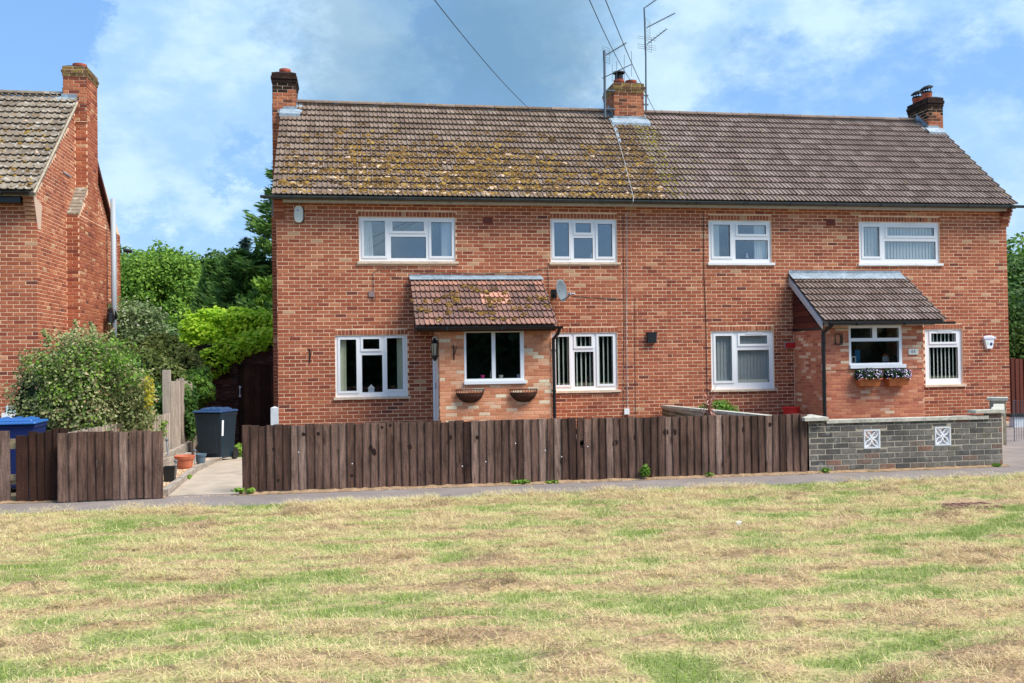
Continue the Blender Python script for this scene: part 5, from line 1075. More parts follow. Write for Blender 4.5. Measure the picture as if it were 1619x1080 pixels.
F4 = thing('fence', 'end board and rails of a fence at the bottom left edge', 'fence', (-2.7, -7.4, 0), 'brown garden fences')
fence_boards(F4, (-3.5, -7.32), (-2.53, -7.42), 9, .82, .82, 'fence', tones=(.3, 1))
b = MB(); b.obox((-2.8, -7.36, 0), (1, -.1), 0, 1.0, .03, .075, z0=.66); b.obox((-2.8, -7.36, 0), (1, -.1), 0, 1.0, .03, .075, z0=.2); b.obox((-2.5, -7.38, 0), (1, -.1), 0, .4, .03, .06, z0=.0); b.build('rail', 'rail', F4)

# pale boards along the side and tall boards
F5 = thing('fence', 'low pale weathered board fence running back behind the short brown panel', 'fence', (-1.9, -4.5, 0), 'pale side fences')
fence_boards(F5, (-2.28, -6.6), (-1.78, -3.4), 30, .70, .70, 'palewood', jag=.004); fence_boards(F5, (-1.73, -3.3), (-1.60, -2.6), 7, .70, .74, 'palewood', jag=.004)
F6 = thing('fence', 'tall pale weathered board fence behind the bin and the gravel bed', 'fence', (-1.6, -1, 0), 'pale side fences')
b = MB(); b.box(-1.72, -1.60, -2.56, -2.44, -.1, 1.475, .6); b.build('post', 'palewood', F6)
fence_boards(F6, (-1.60, -2.52), (-1.47, -2.50), 1, 1.40, 1.38, 'palewood', jag=.002, z0=-.1, wfac=1.0)
fence_boards(F6, (-1.52, -2.40), (-1.86, 2.2), 36, 1.44, 1.28, 'palewood', jag=.02, z0=-.15)
for y in (-1.0, .8): b = MB(); b.box(-1.72-.05*(y+1), -1.64-.05*(y+1), y, y+.08, -.2, 1.3); b.build('post', 'palewood', F6)

# ------------------------------------------------------------------ grey brick garden wall
GW = thing('garden_wall', 'grey brick garden wall with pierced star blocks and concrete coping', 'garden wall', (8.9, -7.5, 0))
y0 = -7.5; gx0, gx1 = 7.47, 10.34
blk = [tuple(np.array(W(x, y, y0))[[0, 2]]) for x, y in ((1378.5, 694), (1490.5, 689.5))]
ops = [(x-.125, x+.125, z-.135, z+.135) for x, z in blk]
b = MB(); wall_slab(b, gx0, gx1, -.05, .655, y0, y0+.10, ops); b.box(gx1-.2, gx1, y0-.001, y0+.101, .655, .74); b.box(gx0, gx0+.2, y0-.0015, y0+.2, -.05, .70)
th = math.atan2(-4.85-(-7.5), 12.33-10.34); Lr = math.hypot(12.33-10.34, 2.65)
u = np.array((math.cos(th), math.sin(th)))
b.obox((gx1+u[0]*Lr/2-.04*u[1], -7.5+u[1]*Lr/2+.05*u[0], 0), u, 0, Lr, .1, .70, z0=-.05); b.obox((12.30, -4.78, 0), u, 0, .24, .24, .80, z0=-.05); b.build('wall', 'pale_mortar', GW)
L = []
panel(L, (gx0, y0, 0), 0, gx1-gx0, .0, .655, [(o[0]-gx0, o[1]-gx0, o[2]-.003, o[3]+.003) for o in ops], zref=.018, off=-.1)
panel(L, (gx1-.2, y0, 0), 0, .2, .66, .735, zref=.66); panel(L, (gx0, y0, 0), 0, .2, .66, .70, zref=.655)
panel(L, (gx1, y0, 0), th, Lr, .0, .65, zref=.018); panel(L, (12.30-.12*u[0]+.12*u[1], -4.78-.12*u[1]-.12*u[0], 0), th, .24, .0, .74, zref=.018)
lay(L, GW, 'grey_brick', 300, 'main')
def cap(x0, x1, ya, yb, z, h, peak=.0, par=GW):
    b = MB(); cx, cy = (x0+x1)/2, (ya+yb)/2
    b.add([(x0, ya, z), (x1, ya, z), (x1, yb, z), (x0, yb, z), (x0, ya, z+h), (x1, ya, z+h), (x1, yb, z+h), (x0, yb, z+h), (cx, cy, z+h+peak)], [(3, 2, 1, 0), (0, 1, 5, 4), (1, 2, 6, 5), (2, 3, 7, 6), (3, 0, 4, 7), (4, 5, 8), (5, 6, 8), (6, 7, 8), (7, 4, 8)]); b.build('pillar_cap', 'coping', par)
cap(gx0-.10, gx0+.24, y0-.10, y0+.24, .705, .045, .035)
for i in range(5): b = MB(); xx = gx0+.25+i*.482; b.box(xx, xx+.478, y0-.028, y0+.128, .660, .705+random.uniform(-.002, .002)); b.build('coping_stone', 'coping', GW)
b = MB(); b.box(gx1-.42, gx1+.03, y0-.04, y0+.14, .742, .785); b.build('coping_stone', 'coping', GW)
for i in range(6):
    b = MB(); f = (i+.5)/6; b.obox((gx1+u[0]*Lr*f-.04*u[1], -7.5+u[1]*Lr*f+.05*u[0], 0), u, 0, Lr/6-.005, .16, .045, z0=.655+(.085 if i < 1 else 0)+random.uniform(-.002, .002)); b.build('coping_stone', 'coping', GW)
b = MB(); b.obox((12.30, -4.78, 0), u, 0, .32, .32, .05, z0=.752); b.build('pillar_cap', 'coping', GW)
# pierced screen blocks: frame plus four crossing petals
for (x, z) in blk:
    b = MB(); wall_slab(b, x-.12, x+.12, z-.13, z+.13, y0-.006, y0+.09, [(x-.10, x+.10, z-.108, z+.108)]); o = b.build('screen_block', mat('white_block_paint', (.66, .68, .70), .8, noise=(20, .1)), GW)
    b = MB(); R0 = .145
    for sx, sz in ((1, 1), (1, -1), (-1, 1), (-1, -1)):
        for (ca_, cb_) in (((sx*.10, 0), 0), ((0, sz*.108), 1)):
            P = []
            for k in range(9):
                f = k/8; q0 = np.array((0., 0.)); q1 = np.array((sx*.10, sz*.108)); m_ = (q0+q1)/2; pr = np.array((-(q1-q0)[1], (q1-q0)[0])); pr = pr/np.linalg.norm(pr)*(1 if cb_ else -1)*.030*math.sin(math.pi*f)
                q = q0+(q1-q0)*f+pr; P.append(q)
            for k in range(8):
                a_, c_ = P[k], P[k+1]; dv = c_-a_; nv = np.array((-dv[1], dv[0])); nv = nv/np.linalg.norm(nv)*.0065
                q = [a_-nv, a_+nv, c_+nv, c_-nv]; y_0, y_1 = y0+.002+.0003*cb_, y0+.06
                b.add([(x+p[0], y_0, z+p[1]) for p in q]+[(x+p[0], y_1, z+p[1]) for p in q], [(0, 1, 2, 3), (7, 6, 5, 4), (0, 4, 5, 1), (1, 5, 6, 2), (2, 6, 7, 3), (3, 7, 4, 0)])
    b.build('petal_tracery', 'white', o)
# low wall dividing the two front gardens
DW = thing('dividing_wall', 'low mossy brick wall with sloping concrete coping behind the fence', 'garden wall', (8, -3, 0))
b = MB(); A = np.array((8.0, -.1)); B = np.array((7.62, -7.2)); d = B-A; Ld = np.hypot(*d); ud = d/Ld; nd2 = np.array((ud[1], -ud[0]))
P = [A-nd2*.0, B-nd2*.0, B+nd2*.1, A+nd2*.1]
b.add([(p[0], p[1], -.3) for p in P]+[(P[0][0], P[0][1], .49), (P[1][0], P[1][1], .66), (P[2][0], P[2][1], .66), (P[3][0], P[3][1], .49)], [(0, 1, 2, 3), (4, 7, 6, 5), (0, 4, 5, 1), (1, 5, 6, 2), (2, 6, 7, 3), (3, 7, 4, 0)]); b.build('wall', 'pale_mortar', DW)
L = []; side = (1 if (nd2[0] > 0) else -1)
panel(L, (A[0]+(0 if nd2[0] > 0 else nd2[0]*.1), A[1], 0), math.atan2(ud[1], ud[0]), Ld, .1, .62, zref=.018, keep=lambda uu, z: z < .44+.17*uu/Ld)
MT['moss_brick'] = mat('mossy_grey_brick', rough=.9, ramp=[(0, (.07, .065, .05)), (1, (.2, .17, .12))], noise=(20, .25), bump=.5, stain=[(5, (.12, .13, .03), .5, .8)])
lay(L, DW, 'moss_brick', 200, 'main'); n = 10
for i in range(n):
    f0, f1 = i/n, (i+1)/n-.003; p0, p1 = A+d*f0, A+d*f1; z0_, z1_ = .49+.17*f0, .49+.17*f1; b = MB(); e = nd2*.13; g = -nd2*.03
    q = [p0+g, p1+g, p1+e, p0+e]; zz = [z0_, z1_, z1_, z0_]
    b.add([(q[k][0], q[k][1], zz[k]+.002) for k in range(4)]+[(q[k][0], q[k][1], zz[k]+.05) for k in range(4)], [(0, 1, 2, 3), (4, 7, 6, 5), (0, 4, 5, 1), (1, 5, 6, 2), (2, 6, 7, 3), (3, 7, 4, 0)]); b.build('coping_stone', 'coping', DW)

# ------------------------------------------------------------------ side yard
SH = thing('shed', 'dark brown timber shed with ledged door and white handle behind the bins', 'shed', (-1.2, 5.2, -.5))
sy = 5.0; zg = -.5; xs0, xs1 = -2.3, .35
dx0, dx1 = W(377, 600, sy)[0], W(430, 600, sy)[0]+.1; dzt = W(400, 577, sy)[2]
b = MB(); b.box(xs0, xs1, sy+.03, sy+2.4, zg, 2.0); b.build('carcass', mat('shed_inner', (.01, .006, .005), .9), SH)
zt = lambda x: 1.55+.52*(x-xs0)/(0-xs0) if x < 0 else 2.07
k = 0; z = zg
while z < 2.05:
    x0_ = xs0 if z < 1.5 else xs0+(z-1.5)/.52*(0-xs0)
    for (a_, c_) in ([(x0_, dx0-.03), (dx1+.03, xs1)] if z < dzt else [(x0_, xs1)]):
        if c_-a_ < .05: continue
        b = MB(); b.add([(a_, sy-.022, z), (c_, sy-.022, z), (c_, sy-.006, z+.125), (a_, sy-.006, z+.125), (a_, sy+.03, z), (c_, sy+.03, z), (c_, sy+.03, z+.125), (a_, sy+.03, z+.125)], [(0, 1, 2, 3), (0, 4, 5, 1), (3, 2, 6, 7), (0, 3, 7, 4), (1, 5, 6, 2)], random.random()); b.build('weatherboard', 'shed', SH)
    z += .118
n = 7; dw = (dx1-dx0)/n
b = MB(); b.box(dx0-.035, dx0-.004, sy-.04, sy+.02, zg, dzt+.03); b.box(dx0-.035, dx1+.03, sy-.04, sy+.02, dzt+.004, dzt+.035); b.build('door_frame', 'shed', SH)
b = MB(); b.box(dx0, dx1, sy-.005, sy+.02, zg, dzt); dr = b.build('door', 'shed', SH)
for i in range(n): b = MB(); b.box(dx0+i*dw+.003, dx0+(i+1)*dw-.003, sy-.025, sy-.006, zg+.02, dzt-.005, random.uniform(.3, 1)); b.build('door_board', 'fence_dark', dr)
p0 = W(379.5, 612, sy-.05); p1 = W(379.5, 626, sy-.05)
b = MB(); b.tube([tuple(p0), tuple(p0+[0, -.04, -.02]), tuple(p1+[0, -.04, .02]), tuple(p1)], .012, 6); b.lathe(p0[0], p0[1], [(.03, p0[2]-.03), (.03, p0[2]+.03)], 8); b.lathe(p1[0], p1[1], [(.03, p1[2]-.03), (.03, p1[2]+.03)], 8); b.build('handle', 'white', dr)
b = MB(); b.add([(xs0-.08, sy-.1, 1.52), (0, sy-.1, 2.09), (0, sy+2.5, 2.09), (xs0-.08, sy+2.5, 1.52), (xs0-.08, sy-.1, 1.57), (0, sy-.1, 2.14), (0, sy+2.5, 2.14), (xs0-.08, sy+2.5, 1.57), (.45, sy-.1, 2.08), (.45, sy+2.5, 2.08)], [(0, 3, 2, 1), (4, 5, 6, 7), (0, 1, 5, 4), (3, 7, 6, 2), (0, 4, 7, 3), (5, 8, 9, 6)]); b.build('roof', 'shedroof', SH)
# small tiled lean-to against the house, seen at its corner
LT = thing('tiled_outhouse', 'corner of a low tiled brick outhouse beside the shed', 'outhouse', (-.1, 4.5, 0))
b = MB(); b.box(-.32, -.262, 4.42, 4.9, -.5, 1.86); b.build('wall', 'brick', LT)
for k in range(5): b = MB(); b.box(-.40+.02*k, -.262, 4.36, 4.9, 1.87+k*.085, 1.87+k*.085+.08, .25); b.build('roof_tile', 'tile_plain', LT)
t = thing('white_post', 'short white post at the left front corner of the house', 'post', (-.1, -.05, 0)); p0 = W(428, 645, -.05); p1 = W(441, 645, -.05)
b = MB(); b.box(p0[0], p1[0]-.01, -.08, -.02, -.3, p0[2]); b.add([(p0[0], -.08, p0[2]), (p1[0]-.01, -.08, p0[2]), (p1[0]-.01, -.02, p0[2]), (p0[0], -.02, p0[2]), ((p0[0]+p1[0])/2, -.05, p0[2]+.03)], [(0, 1, 4), (1, 2, 4), (2, 3, 4), (3, 0, 4)]); b.build('body', 'render', t)

def wheelie(x, y, z, rot, lab, bm, lm, H=.86, w=.48, dp=.55, grp='wheelie bins'):
    t = thing('wheelie_bin', lab, 'bin', (x, y, z), grp); c, s = math.cos(rot), math.sin(rot)
    def T(p): return (x+p[0]*c-p[1]*s, y+p[0]*s+p[1]*c, z+p[2])
    def tb(x0, x1, y0_, y1_, z0_, z1_, k=1.0, sh=0.): return [T(p) for p in ((x0, y0_, z0_), (x1, y0_, z0_), (x1, y1_, z0_), (x0, y1_, z0_), (x0*k, y0_*k-sh, z1_), (x1*k, y0_*k-sh, z1_), (x1*k, y1_*k, z1_), (x0*k, y1_*k, z1_))]
    Q = [(0, 3, 2, 1), (4, 5, 6, 7), (0, 1, 5, 4), (1, 2, 6, 5), (2, 3, 7, 6), (3, 0, 4, 7)]
    b = MB(); a = w*.40; q = dp*.38; b.add(tb(-a, a, -q, q, .05, H*.93, 1.2, .03), Q); b.add(tb(-a*1.22, a*1.22, -q*1.24-.02, q*1.24, H*.88, H*.945), Q)
    b.add(tb(-a*.7, a*.7, -q*1.04-.012, -q*.9, .12, H*.75, 1.02, .035), Q); o = b.build('body', bm, t)
    md = o.modifiers.new('bevel', 'BEVEL'); md.width = .018; md.segments = 2
    b = MB(); b.add(tb(-a*1.28, a*1.28, -q*1.32-.05, q*1.35, H*.95, H*.985, .97, 0), Q); b.add(tb(-a*1.0, a*1.0, -q*.95, q*.9, H*.985, H*1.02, .9), Q)
    for k in (-.6, 0, .6): b.add(tb(a*k-.03, a*k+.03, -q*.8, q*.8, H*1.0, H*1.035), Q)
    o = b.build('lid', lm, t); md = o.modifiers.new('bevel', 'BEVEL'); md.width = .012; md.segments = 2
    b = MB(); b.tube([T((-a, q*1.45, H*.93)), T((a, q*1.45, H*.93))], .015, 8); b.build('handle_bar', 'black', t)
    for sx in (-1, 1): b = MB(); b.tube([T((sx*a*1.02-.02, q*1.05, .1)), T((sx*a*1.02+.03, q*1.05, .1))], .1, 14); b.build('wheel', 'black', t)
    return t, T
bt, bT = wheelie(-.93, -1.95, -.14, -.38, 'navy wheelie bin with blue lid on the gravel by the shed path', 'bin_body', 'bin_lid', H=.90, w=.54, dp=.58)
b = MB(); p = [bT((.235, -.262, .45)), bT((.235, -.20, .45)), bT((.245, -.20, .72)), bT((.245, -.262, .72))]; b.quad(*[(q[0]+.012, q[1]-.002, q[2]) for q in p]); b.build('sticker', 'white', bt)
wheelie(-2.82, -6.3, 0, .05, 'bright blue wheelie bin behind the gap in the left fence', 'bin_blue_body', 'bin_blue', H=.90, w=.62, dp=.6)

t = thing('gravel_bed', 'timber sleeper edging round the gravel bed beside the path', 'raised bed', (-1.1, -5, 0))
for i, (ya, yb) in enumerate([(-7.38, -6.2), (-6.2, -4.95), (-4.95, -3.7), (-3.7, -2.35)]):
    b = MB(); x0_ = -.80-.015*(ya+7.4); b.add([(x0_-.05, ya+.01, GZ(ya)-.02), (x0_+.03, ya+.01, GZ(ya)-.02), (x0_+.015, yb-.006, GZ(yb)-.02), (x0_-.065, yb-.006, GZ(yb)-.02)]+[(x0_-.05, ya+.01, GZ(ya)+.075), (x0_+.03, ya+.01, GZ(ya)+.075), (x0_+.015, yb-.006, GZ(yb)+.07), (x0_-.065, yb-.006, GZ(yb)+.07)],
         [(0, 3, 2, 1), (4, 5, 6, 7), (0, 1, 5, 4), (1, 2, 6, 5), (2, 3, 7, 6), (3, 0, 4, 7)]); b.build('sleeper', 'sleeper', t)
b = MB(); b.box(-1.50, -1.42, -5.3, -1.5, -.1, .17); b.build('sleeper', 'sleeper', t); b = MB(); b.obox((-1.25, -4.6, 0), (.22, .975), 0, 1.5, .07, .17, z0=.02); b.build('sleeper', 'sleeper', t)
b = MB(); b.box(-1.55, -.80, -2.32, -2.24, -.15, -.06); b.build('sleeper', 'sleeper', t)
n = 5200; r = np.random.default_rng(3); X = r.uniform(-1.42, -.84, n); Yv = r.uniform(-7.3, -2.35, n); X[4200:] = r.uniform(-1.9, 7.5, 1000); Yv[4200:] = -7.56+r.normal(0, .03, 1000)
k2 = r.random(1000) < .55; Yv[4200:][k2] = -7.58; Zv = np.where(Yv > -7.4, .055, .003)+np.where(Yv > -5, -.045*(Yv+5), 0); s = r.uniform(.006, .016, n); s[4200:] *= .6
O = np.array([(1, 0, 0), (0, 1, 0), (-1, 0, 0), (0, -1, 0), (0, 0, .7), (0, 0, -.5)]); V = (np.stack([X, Yv, Zv], 1)[:, None]+O[None]*s[:, None, None]*r.uniform(.7, 1.3, (n, 6, 1))).reshape(-1, 3)
Fq = (np.array([(0, 1, 4), (1, 2, 4), (2, 3, 4), (3, 0, 4), (1, 0, 5), (2, 1, 5), (3, 2, 5), (0, 3, 5)])[None]+6*np.arange(n)[:, None, None]).reshape(-1, 3)
tag(link('gravel', nmesh('gravel', V, Fq, 'gravel', np.repeat(r.random(n), 8))), 'pale orange gravel in the bed beside the path and along the fence foot', 'gravel', kind='stuff')
b = MB()
for ya, yb in ((-7.35, -5), (-5, -2.33)): b.quad((-1.42, ya, GZ(ya)+.045), (-.83, ya, GZ(ya)+.045), (-.83, yb, GZ(yb)+.045), (-1.42, yb, GZ(yb)+.045))
tag(b.build('gravel_base', mat('gravel_base_stone', (.45, .29, .17), 1, noise=(90, .4))), kind='structure')
def pot(px0, px1, pyt, pyb, Y, m, lab, zf=.05, sq=False, nm='plant_pot'):
    a = W(px0, pyt, Y); c = W(px1, pyt, Y); e = W((px0+px1)/2, pyb, Y); cx = (a[0]+c[0])/2; R = (c[0]-a[0])/2; zt_, zb_ = a[2], e[2]; h = zt_-zb_
    t = thing(nm, lab, 'plant pot', (cx, Y, zb_))
    if sq:
        b = MB(); k = .8; b.add([(cx-R*k, Y-R*k, zb_), (cx+R*k, Y-R*k, zb_), (cx+R*k, Y+R*k, zb_), (cx-R*k, Y+R*k, zb_), (cx-R, Y-R, zt_), (cx+R, Y-R, zt_), (cx+R, Y+R, zt_), (cx-R, Y+R, zt_)], [(0, 3, 2, 1), (0, 1, 5, 4), (1, 2, 6, 5), (2, 3, 7, 6), (3, 0, 4, 7)]); b.build('bowl', m, t)
        b = MB(); wall_slab(b, cx-R*1.05, cx+R*1.05, Y-R*1.05, Y+R*1.05, 0, .02, [(cx-R*.9, cx+R*.9, Y-R*.9, Y+R*.9)]); b.v = [(x, z, zt_-.01+y) for x, y, z in b.v]; b.build('rim', m, t)
    else:
        b = MB(); b.lathe(cx, Y, [(R*.55, zb_), (R*.72, zb_+h*.35), (R*.84, zb_+h*.8), (R*.80, zb_+h*.8), (R*.7, zb_+h*.5)], 28); b.build('bowl', m, t, smooth=False)
        b = MB(); b.lathe(cx, Y, [(R*.84, zt_-h*.22), (R*.92, zt_-h*.2), (R, zt_), (R*.93, zt_+.005), (R*.83, zt_-h*.15)], 28); b.build('rim', m, t)
pot(275, 309, 721, 746, -4.95, 'pot', 'large round terracotta pot on the gravel bed')
pot(307, 327, 718, 735, -3.95, 'slate', 'small round blue grey pot behind the terracotta pot')
pot(259, 278, 739, 767, -6.4, 'black', 'square black plastic pot at the front of the gravel bed', sq=True)
for (x, y, yt, Y, lab) in [(308, 738, 714, -4.2, 'thin steel solar light stake behind the terracotta pot'), (278, 757, 731, -5.7, 'thicker silver solar light stake beside the black pot'), (266, 720, 697, -3.9, 'leaning silver solar light stake at the back of the bed')]:
    t = thing('solar_light', lab, 'solar light', tuple(W(x, y, Y)), 'steel solar light stakes'); p, q = W(x, y, Y), W(x-(2.5 if x == 266 else 0), yt, Y)
    b = MB(); b.tube([tuple(p), tuple(q)], .014, 8); b.build('stake', mat('steel', (.5, .53, .55), .35, metal=.6), t); b = MB(); b.lathe(q[0], q[1], [(.025, q[2]), (.028, q[2]+.02), (.012, q[2]+.035)], 10); b.build('cap', 'metal', t)

# ------------------------------------------------------------------ right edge
t = thing('side_gate_fence', 'brown vertical board fence beside the right corner of the house', 'fence', (16.6, .3, 0))
fence_boards(t, (16.25, .25), (18.2, .25), 17, 1.60, 1.60, 'clad', z0=-.2); b = MB(); b.box(16.3, 18.2, .27, .31, .3, .38); b.box(16.3, 18.2, .27, .31, 1.1, 1.18); b.build('rail', 'fence_dark', t)
t = thing('low_white_wall', 'low white painted wall at the right edge behind the grey wall', 'garden wall', (16.5, -1.5, 0)); b = MB(); b.box(15.1, 17.6, -1.5, -1.35, -.3, .20); b.build('wall', 'render', t); b = MB(); b.box(15.0, 17.7, -1.53, -1.32, .2, .26); b.build('coping', 'black', t)
t = thing('wire_gate', 'thin grey wire gate frame at the right edge', 'gate', (13.2, -4.3, 0)); b = MB(); g0, g1 = W(1604, 700, -4.4), W(1626, 700, -4.4)
b.tube([(g0[0], -4.4, .0), (g0[0], -4.4, .72), (g1[0], -4.4, .72), (g1[0], -4.4, 0)], .008, 5); b.build('frame', 'metal', t); b = MB()
for k in range(1, 6): x = g0[0]+(g1[0]-g0[0])*k/6; b.tube([(x, -4.4, .02), (x, -4.4, .72)], .004, 4)
b.build('bars', 'metal', t)

# ------------------------------------------------------------------ vegetation
def leaves(name, clumps, n, size, m, parent=None, aspect=1.5, up=.35, inner=.55, tone=(.5, .22), seed=1, droop=0., flat=0.):
    """leaf-sized faces spread through clumps (x, y, z, rx, ry, rz, weight)"""
    r = np.random.default_rng(seed); C = np.array([c[:3] for c in clumps]); S = np.array([c[3:6] for c in clumps]); w = np.array([c[6] if len(c) > 6 else c[3]*c[5] for c in clumps]); w = w/w.sum()
    k = r.choice(len(C), n, p=w); d = r.normal(size=(n, 3)); d /= np.linalg.norm(d, axis=1)[:, None]; rad = inner+(1.06-inner)*r.random(n)**.6
    lump = 1+.18*np.sin(d[:, 0]*5+k)*np.cos(d[:, 2]*6+k*2)+r.normal(0, .05, n)
    P = C[k]+d*S[k]*(rad*lump)[:, None]
    nrm = d*.6+r.normal(size=(n, 3))*.55+np.array([0, -.15, up]); nrm /= np.linalg.norm(nrm, axis=1)[:, None]
    a = r.normal(size=(n, 3)); a[:, 2] -= droop; u = np.cross(nrm, a); u /= np.linalg.norm(u, axis=1)[:, None]; v = np.cross(nrm, u)
    s = size*r.uniform(.6, 1.35, n); V = np.stack([P-v*(s*aspect/2)[:, None], P+u*(s/2)[:, None], P+v*(s*aspect/2)[:, None], P-u*(s/2)[:, None]], 1).reshape(-1, 3)
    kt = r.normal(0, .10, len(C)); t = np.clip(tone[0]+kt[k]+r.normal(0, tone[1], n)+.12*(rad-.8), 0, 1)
    return nmesh(name, V, np.arange(4*n).reshape(-1, 4), m, t)
def clumpify(x, y, z, rx, ry, rz, n, seed, f=.38, lo=-.9):
    r = random.Random(seed); out = []
    for i in range(n):
        while True:
            a = (r.uniform(-1, 1), r.uniform(-1, 1), r.uniform(lo, 1)); q = sum(v*v for v in a)
            if q < 1 and q > .15: break
        s = f*r.uniform(.7, 1.3); out.append((x+a[0]*rx*(1-s*.6), y+a[1]*ry*(1-s*.6), z+a[2]*rz*(1-s*.6), rx*s, ry*s, rz*s))
    return out
def tree(name, lab, x, y, H, rx, rz, m, n, size, seed, zc=None, trunk=.14, clumps=22, cat='tree', group='garden trees', aspect=1.4, ry=None, f=.36, tone=(.5, .22), zg=-.54):
    t = thing(name, lab, cat, (x, y, zg), group); zc = zc if zc is not None else H-rz; ry = ry or rx
    cl = clumpify(x, y, zc, rx, ry, rz, clumps, seed, f)
    b = MB(); b.tube([(x, y, zg), (x+.1, y, zg+(zc-zg)*.5), (x-.05, y, zc), (x, y, zc+rz*.6)], [trunk, trunk*.8, trunk*.5, trunk*.15], 8)
    for c in cl[::2]: b.tube([(x, y, zg+(zc-zg)*random.uniform(.5, 1)), ((x+c[0])/2, (y+c[1])/2, (c[2]+zc)/2-.1), c[:3]], [trunk*.4, trunk*.25, trunk*.08], 5)
    b.build('trunk', 'trunk', t, smooth=True)
    link('crown', leaves('crown', cl, n, size, m, seed=seed, aspect=aspect, tone=tone), t); return t
def conifer(name, lab, x, y, H, R, m, seed, n_br=120, per=130, size=.10, zg=-.54, rise=.35, base=.08, group='garden trees', power=.85):
    t = thing(name, lab, 'conifer', (x, y, zg), group); r = np.random.default_rng(seed)
    b = MB(); b.tube([(x, y, zg), (x, y, zg+H*.6), (x, y, zg+H*.98)], [.14, .08, .015], 7); V = []; T = []
    for i in range(n_br):
        f = base+(1-base)*(i/n_br)**.9; L = R*(1-f)**power*r.uniform(.7, 1.15)+.08; az = r.random()*6.283; z0_ = zg+H*f; rs = rise*r.uniform(.5, 1.5)
        dx, dy = math.cos(az), math.sin(az); 
        if i % 3 == 0: b.tube([(x, y, z0_), (x+dx*L*.8, y+dy*L*.8, z0_+L*rs*.7)], [.02, .006], 4)
        k = int(per*(.35+.65*L/R)); s_ = r.random(k)**.7; wd = .20*L*(1-s_)+.08
        P = np.stack([x+dx*L*s_-dy*r.normal(0, 1, k)*wd, y+dy*L*s_+dx*r.normal(0, 1, k)*wd, z0_+L*rs*s_**1.3-.04*L+r.normal(0, .05+.03*L, k)], 1)
        a = np.stack([dx+r.normal(0, .5, k), dy+r.normal(0, .5, k), rs+r.normal(0, .35, k)], 1); a /= np.linalg.norm(a, axis=1)[:, None]
        q = r.normal(size=(k, 3)); u = np.cross(a, q); u /= np.linalg.norm(u, axis=1)[:, None]; s = size*r.uniform(.5, 1.3, k)
        V.append(np.stack([P-a*s[:, None], P+u*(s*.28)[:, None], P+a*(s*1.2)[:, None], P-u*(s*.28)[:, None]], 1).reshape(-1, 3)); T.append(np.clip(.38+.4*s_+r.normal(0, .16, k)+.1*r.normal(), 0, 1))
    b.build('trunk', 'trunk', t); V = np.concatenate(V); link('crown', nmesh('crown', V, np.arange(len(V)).reshape(-1, 4), m, np.concatenate(T)), t); return t
# front garden shrub with variegated leaves and a dark clipped neighbour
t = thing('variegated_shrub', 'big rounded variegated shrub with green climber in the left front garden', 'shrub', (-2.6, -4.6, 0))
cl = clumpify(-2.50, -4.4, 1.06, 1.03, .85, 1.06, 60, 4, .30)
b = MB()
for c in cl[::3]: b.tube([(-2.5, -4.4, 0), ((c[0]-2.5)/2, -4.4, c[2]*.5), c[:3]], [.035, .022, .006], 5)
b.build('stems', 'trunk', t); link('foliage', leaves('foliage', cl, 60000, .032, 'leaf_var', seed=4, inner=.55, tone=(.55, .24)), t)
link('climber_leaves', leaves('climber_leaves', [(-2.35, -5.0, 1.45, .5, .35, .5), (-2.0, -4.9, 1.75, .4, .3, .3), (-2.6, -5.05, 1.1, .38, .25, .35), (-1.75, -4.9, 1.5, .25, .3, .3), (-2.2, -5.1, .75, .2, .2, .2), (-2.9, -5.0, 1.6, .25, .2, .2)], 1900, .036, 'leaf_mid', seed=5, inner=.3, tone=(.68, .2)), t)
link('yellow_leaves', leaves('yellow_leaves', [(-1.53, -4.6, 1.2, .07, .2, .3)], 160, .035, 'leaf_yellow', seed=6), t)
t = thing('dark_conifer_bush', 'dark green conifer bush left of the variegated shrub', 'shrub', (-3.3, -4.3, 0)); cl = clumpify(-3.10, -4.2, .98, .36, .45, .9, 20, 9, .4)
b = MB(); b.tube([(-3.1, -4.2, 0), (-3.1, -4.2, 1.4)], [.06, .02], 6); b.build('stem', 'trunk', t); link('foliage', leaves('foliage', cl, 15000, .045, 'leaf_dark', seed=9, aspect=2.6, inner=.3, tone=(.35, .2)), t)
def shoots(t, pts, m, h, seed, n=14, size=.035):
    r = random.Random(seed); C = []
    for (x, y, z) in pts:
        for k in range(5): C.append((x+r.uniform(-.05, .05), y, z+h*(k+.5)/5, .05*(1-.12*k), .05, h/8, 1))
    link('shoots', leaves('shoots', C, n*len(C), size, m, seed=seed, inner=.1, tone=(.6, .2)), t)
t2 = bpy.data.objects['variegated_shrub']; shoots(t2, [(-3.0+.0, -4.4, 1.85), (-2.62, -4.4, 1.98), (-2.35, -4.4, 1.95), (-2.1, -4.4, 1.85)], 'leaf_var', .28, 12, 22)
def bush(name, lab, x, y, z, rx, ry, rz, m, n, size, seed, clumps=26, f=.36, group=None, aspect=1.4, tone=(.5, .22), inner=.45, cat='shrub'):
    t = thing(name, lab, cat, (x, y, GZ(y)), group); cl = clumpify(x, y, z, rx, ry, rz, clumps, seed, f); b = MB()
    for c in cl[::4]: b.tube([(x, y, GZ(y)), ((x+c[0])/2, y, (z+c[2])/2-.1), c[:3]], [.03, .02, .006], 5)
    b.build('stems', 'trunk', t); link('foliage', leaves('foliage', cl, n, size, m, seed=seed, aspect=aspect, inner=inner, tone=tone), t); return t
bush('hedge_shrub', 'olive bush with fine shoots beside the soil pipe of the left house', -2.9, .6, 1.15, .95, .8, 1.05, 'leaf_olive', 22000, .045, 21, aspect=2.4)
bush('pale_flowering_shrub', 'pale silvery flowering shrub above the olive bush', -3.75, 5.2, 1.95, 1.15, .9, 1.15, 'leaf_pale', 16000, .06, 22, tone=(.5, .28))
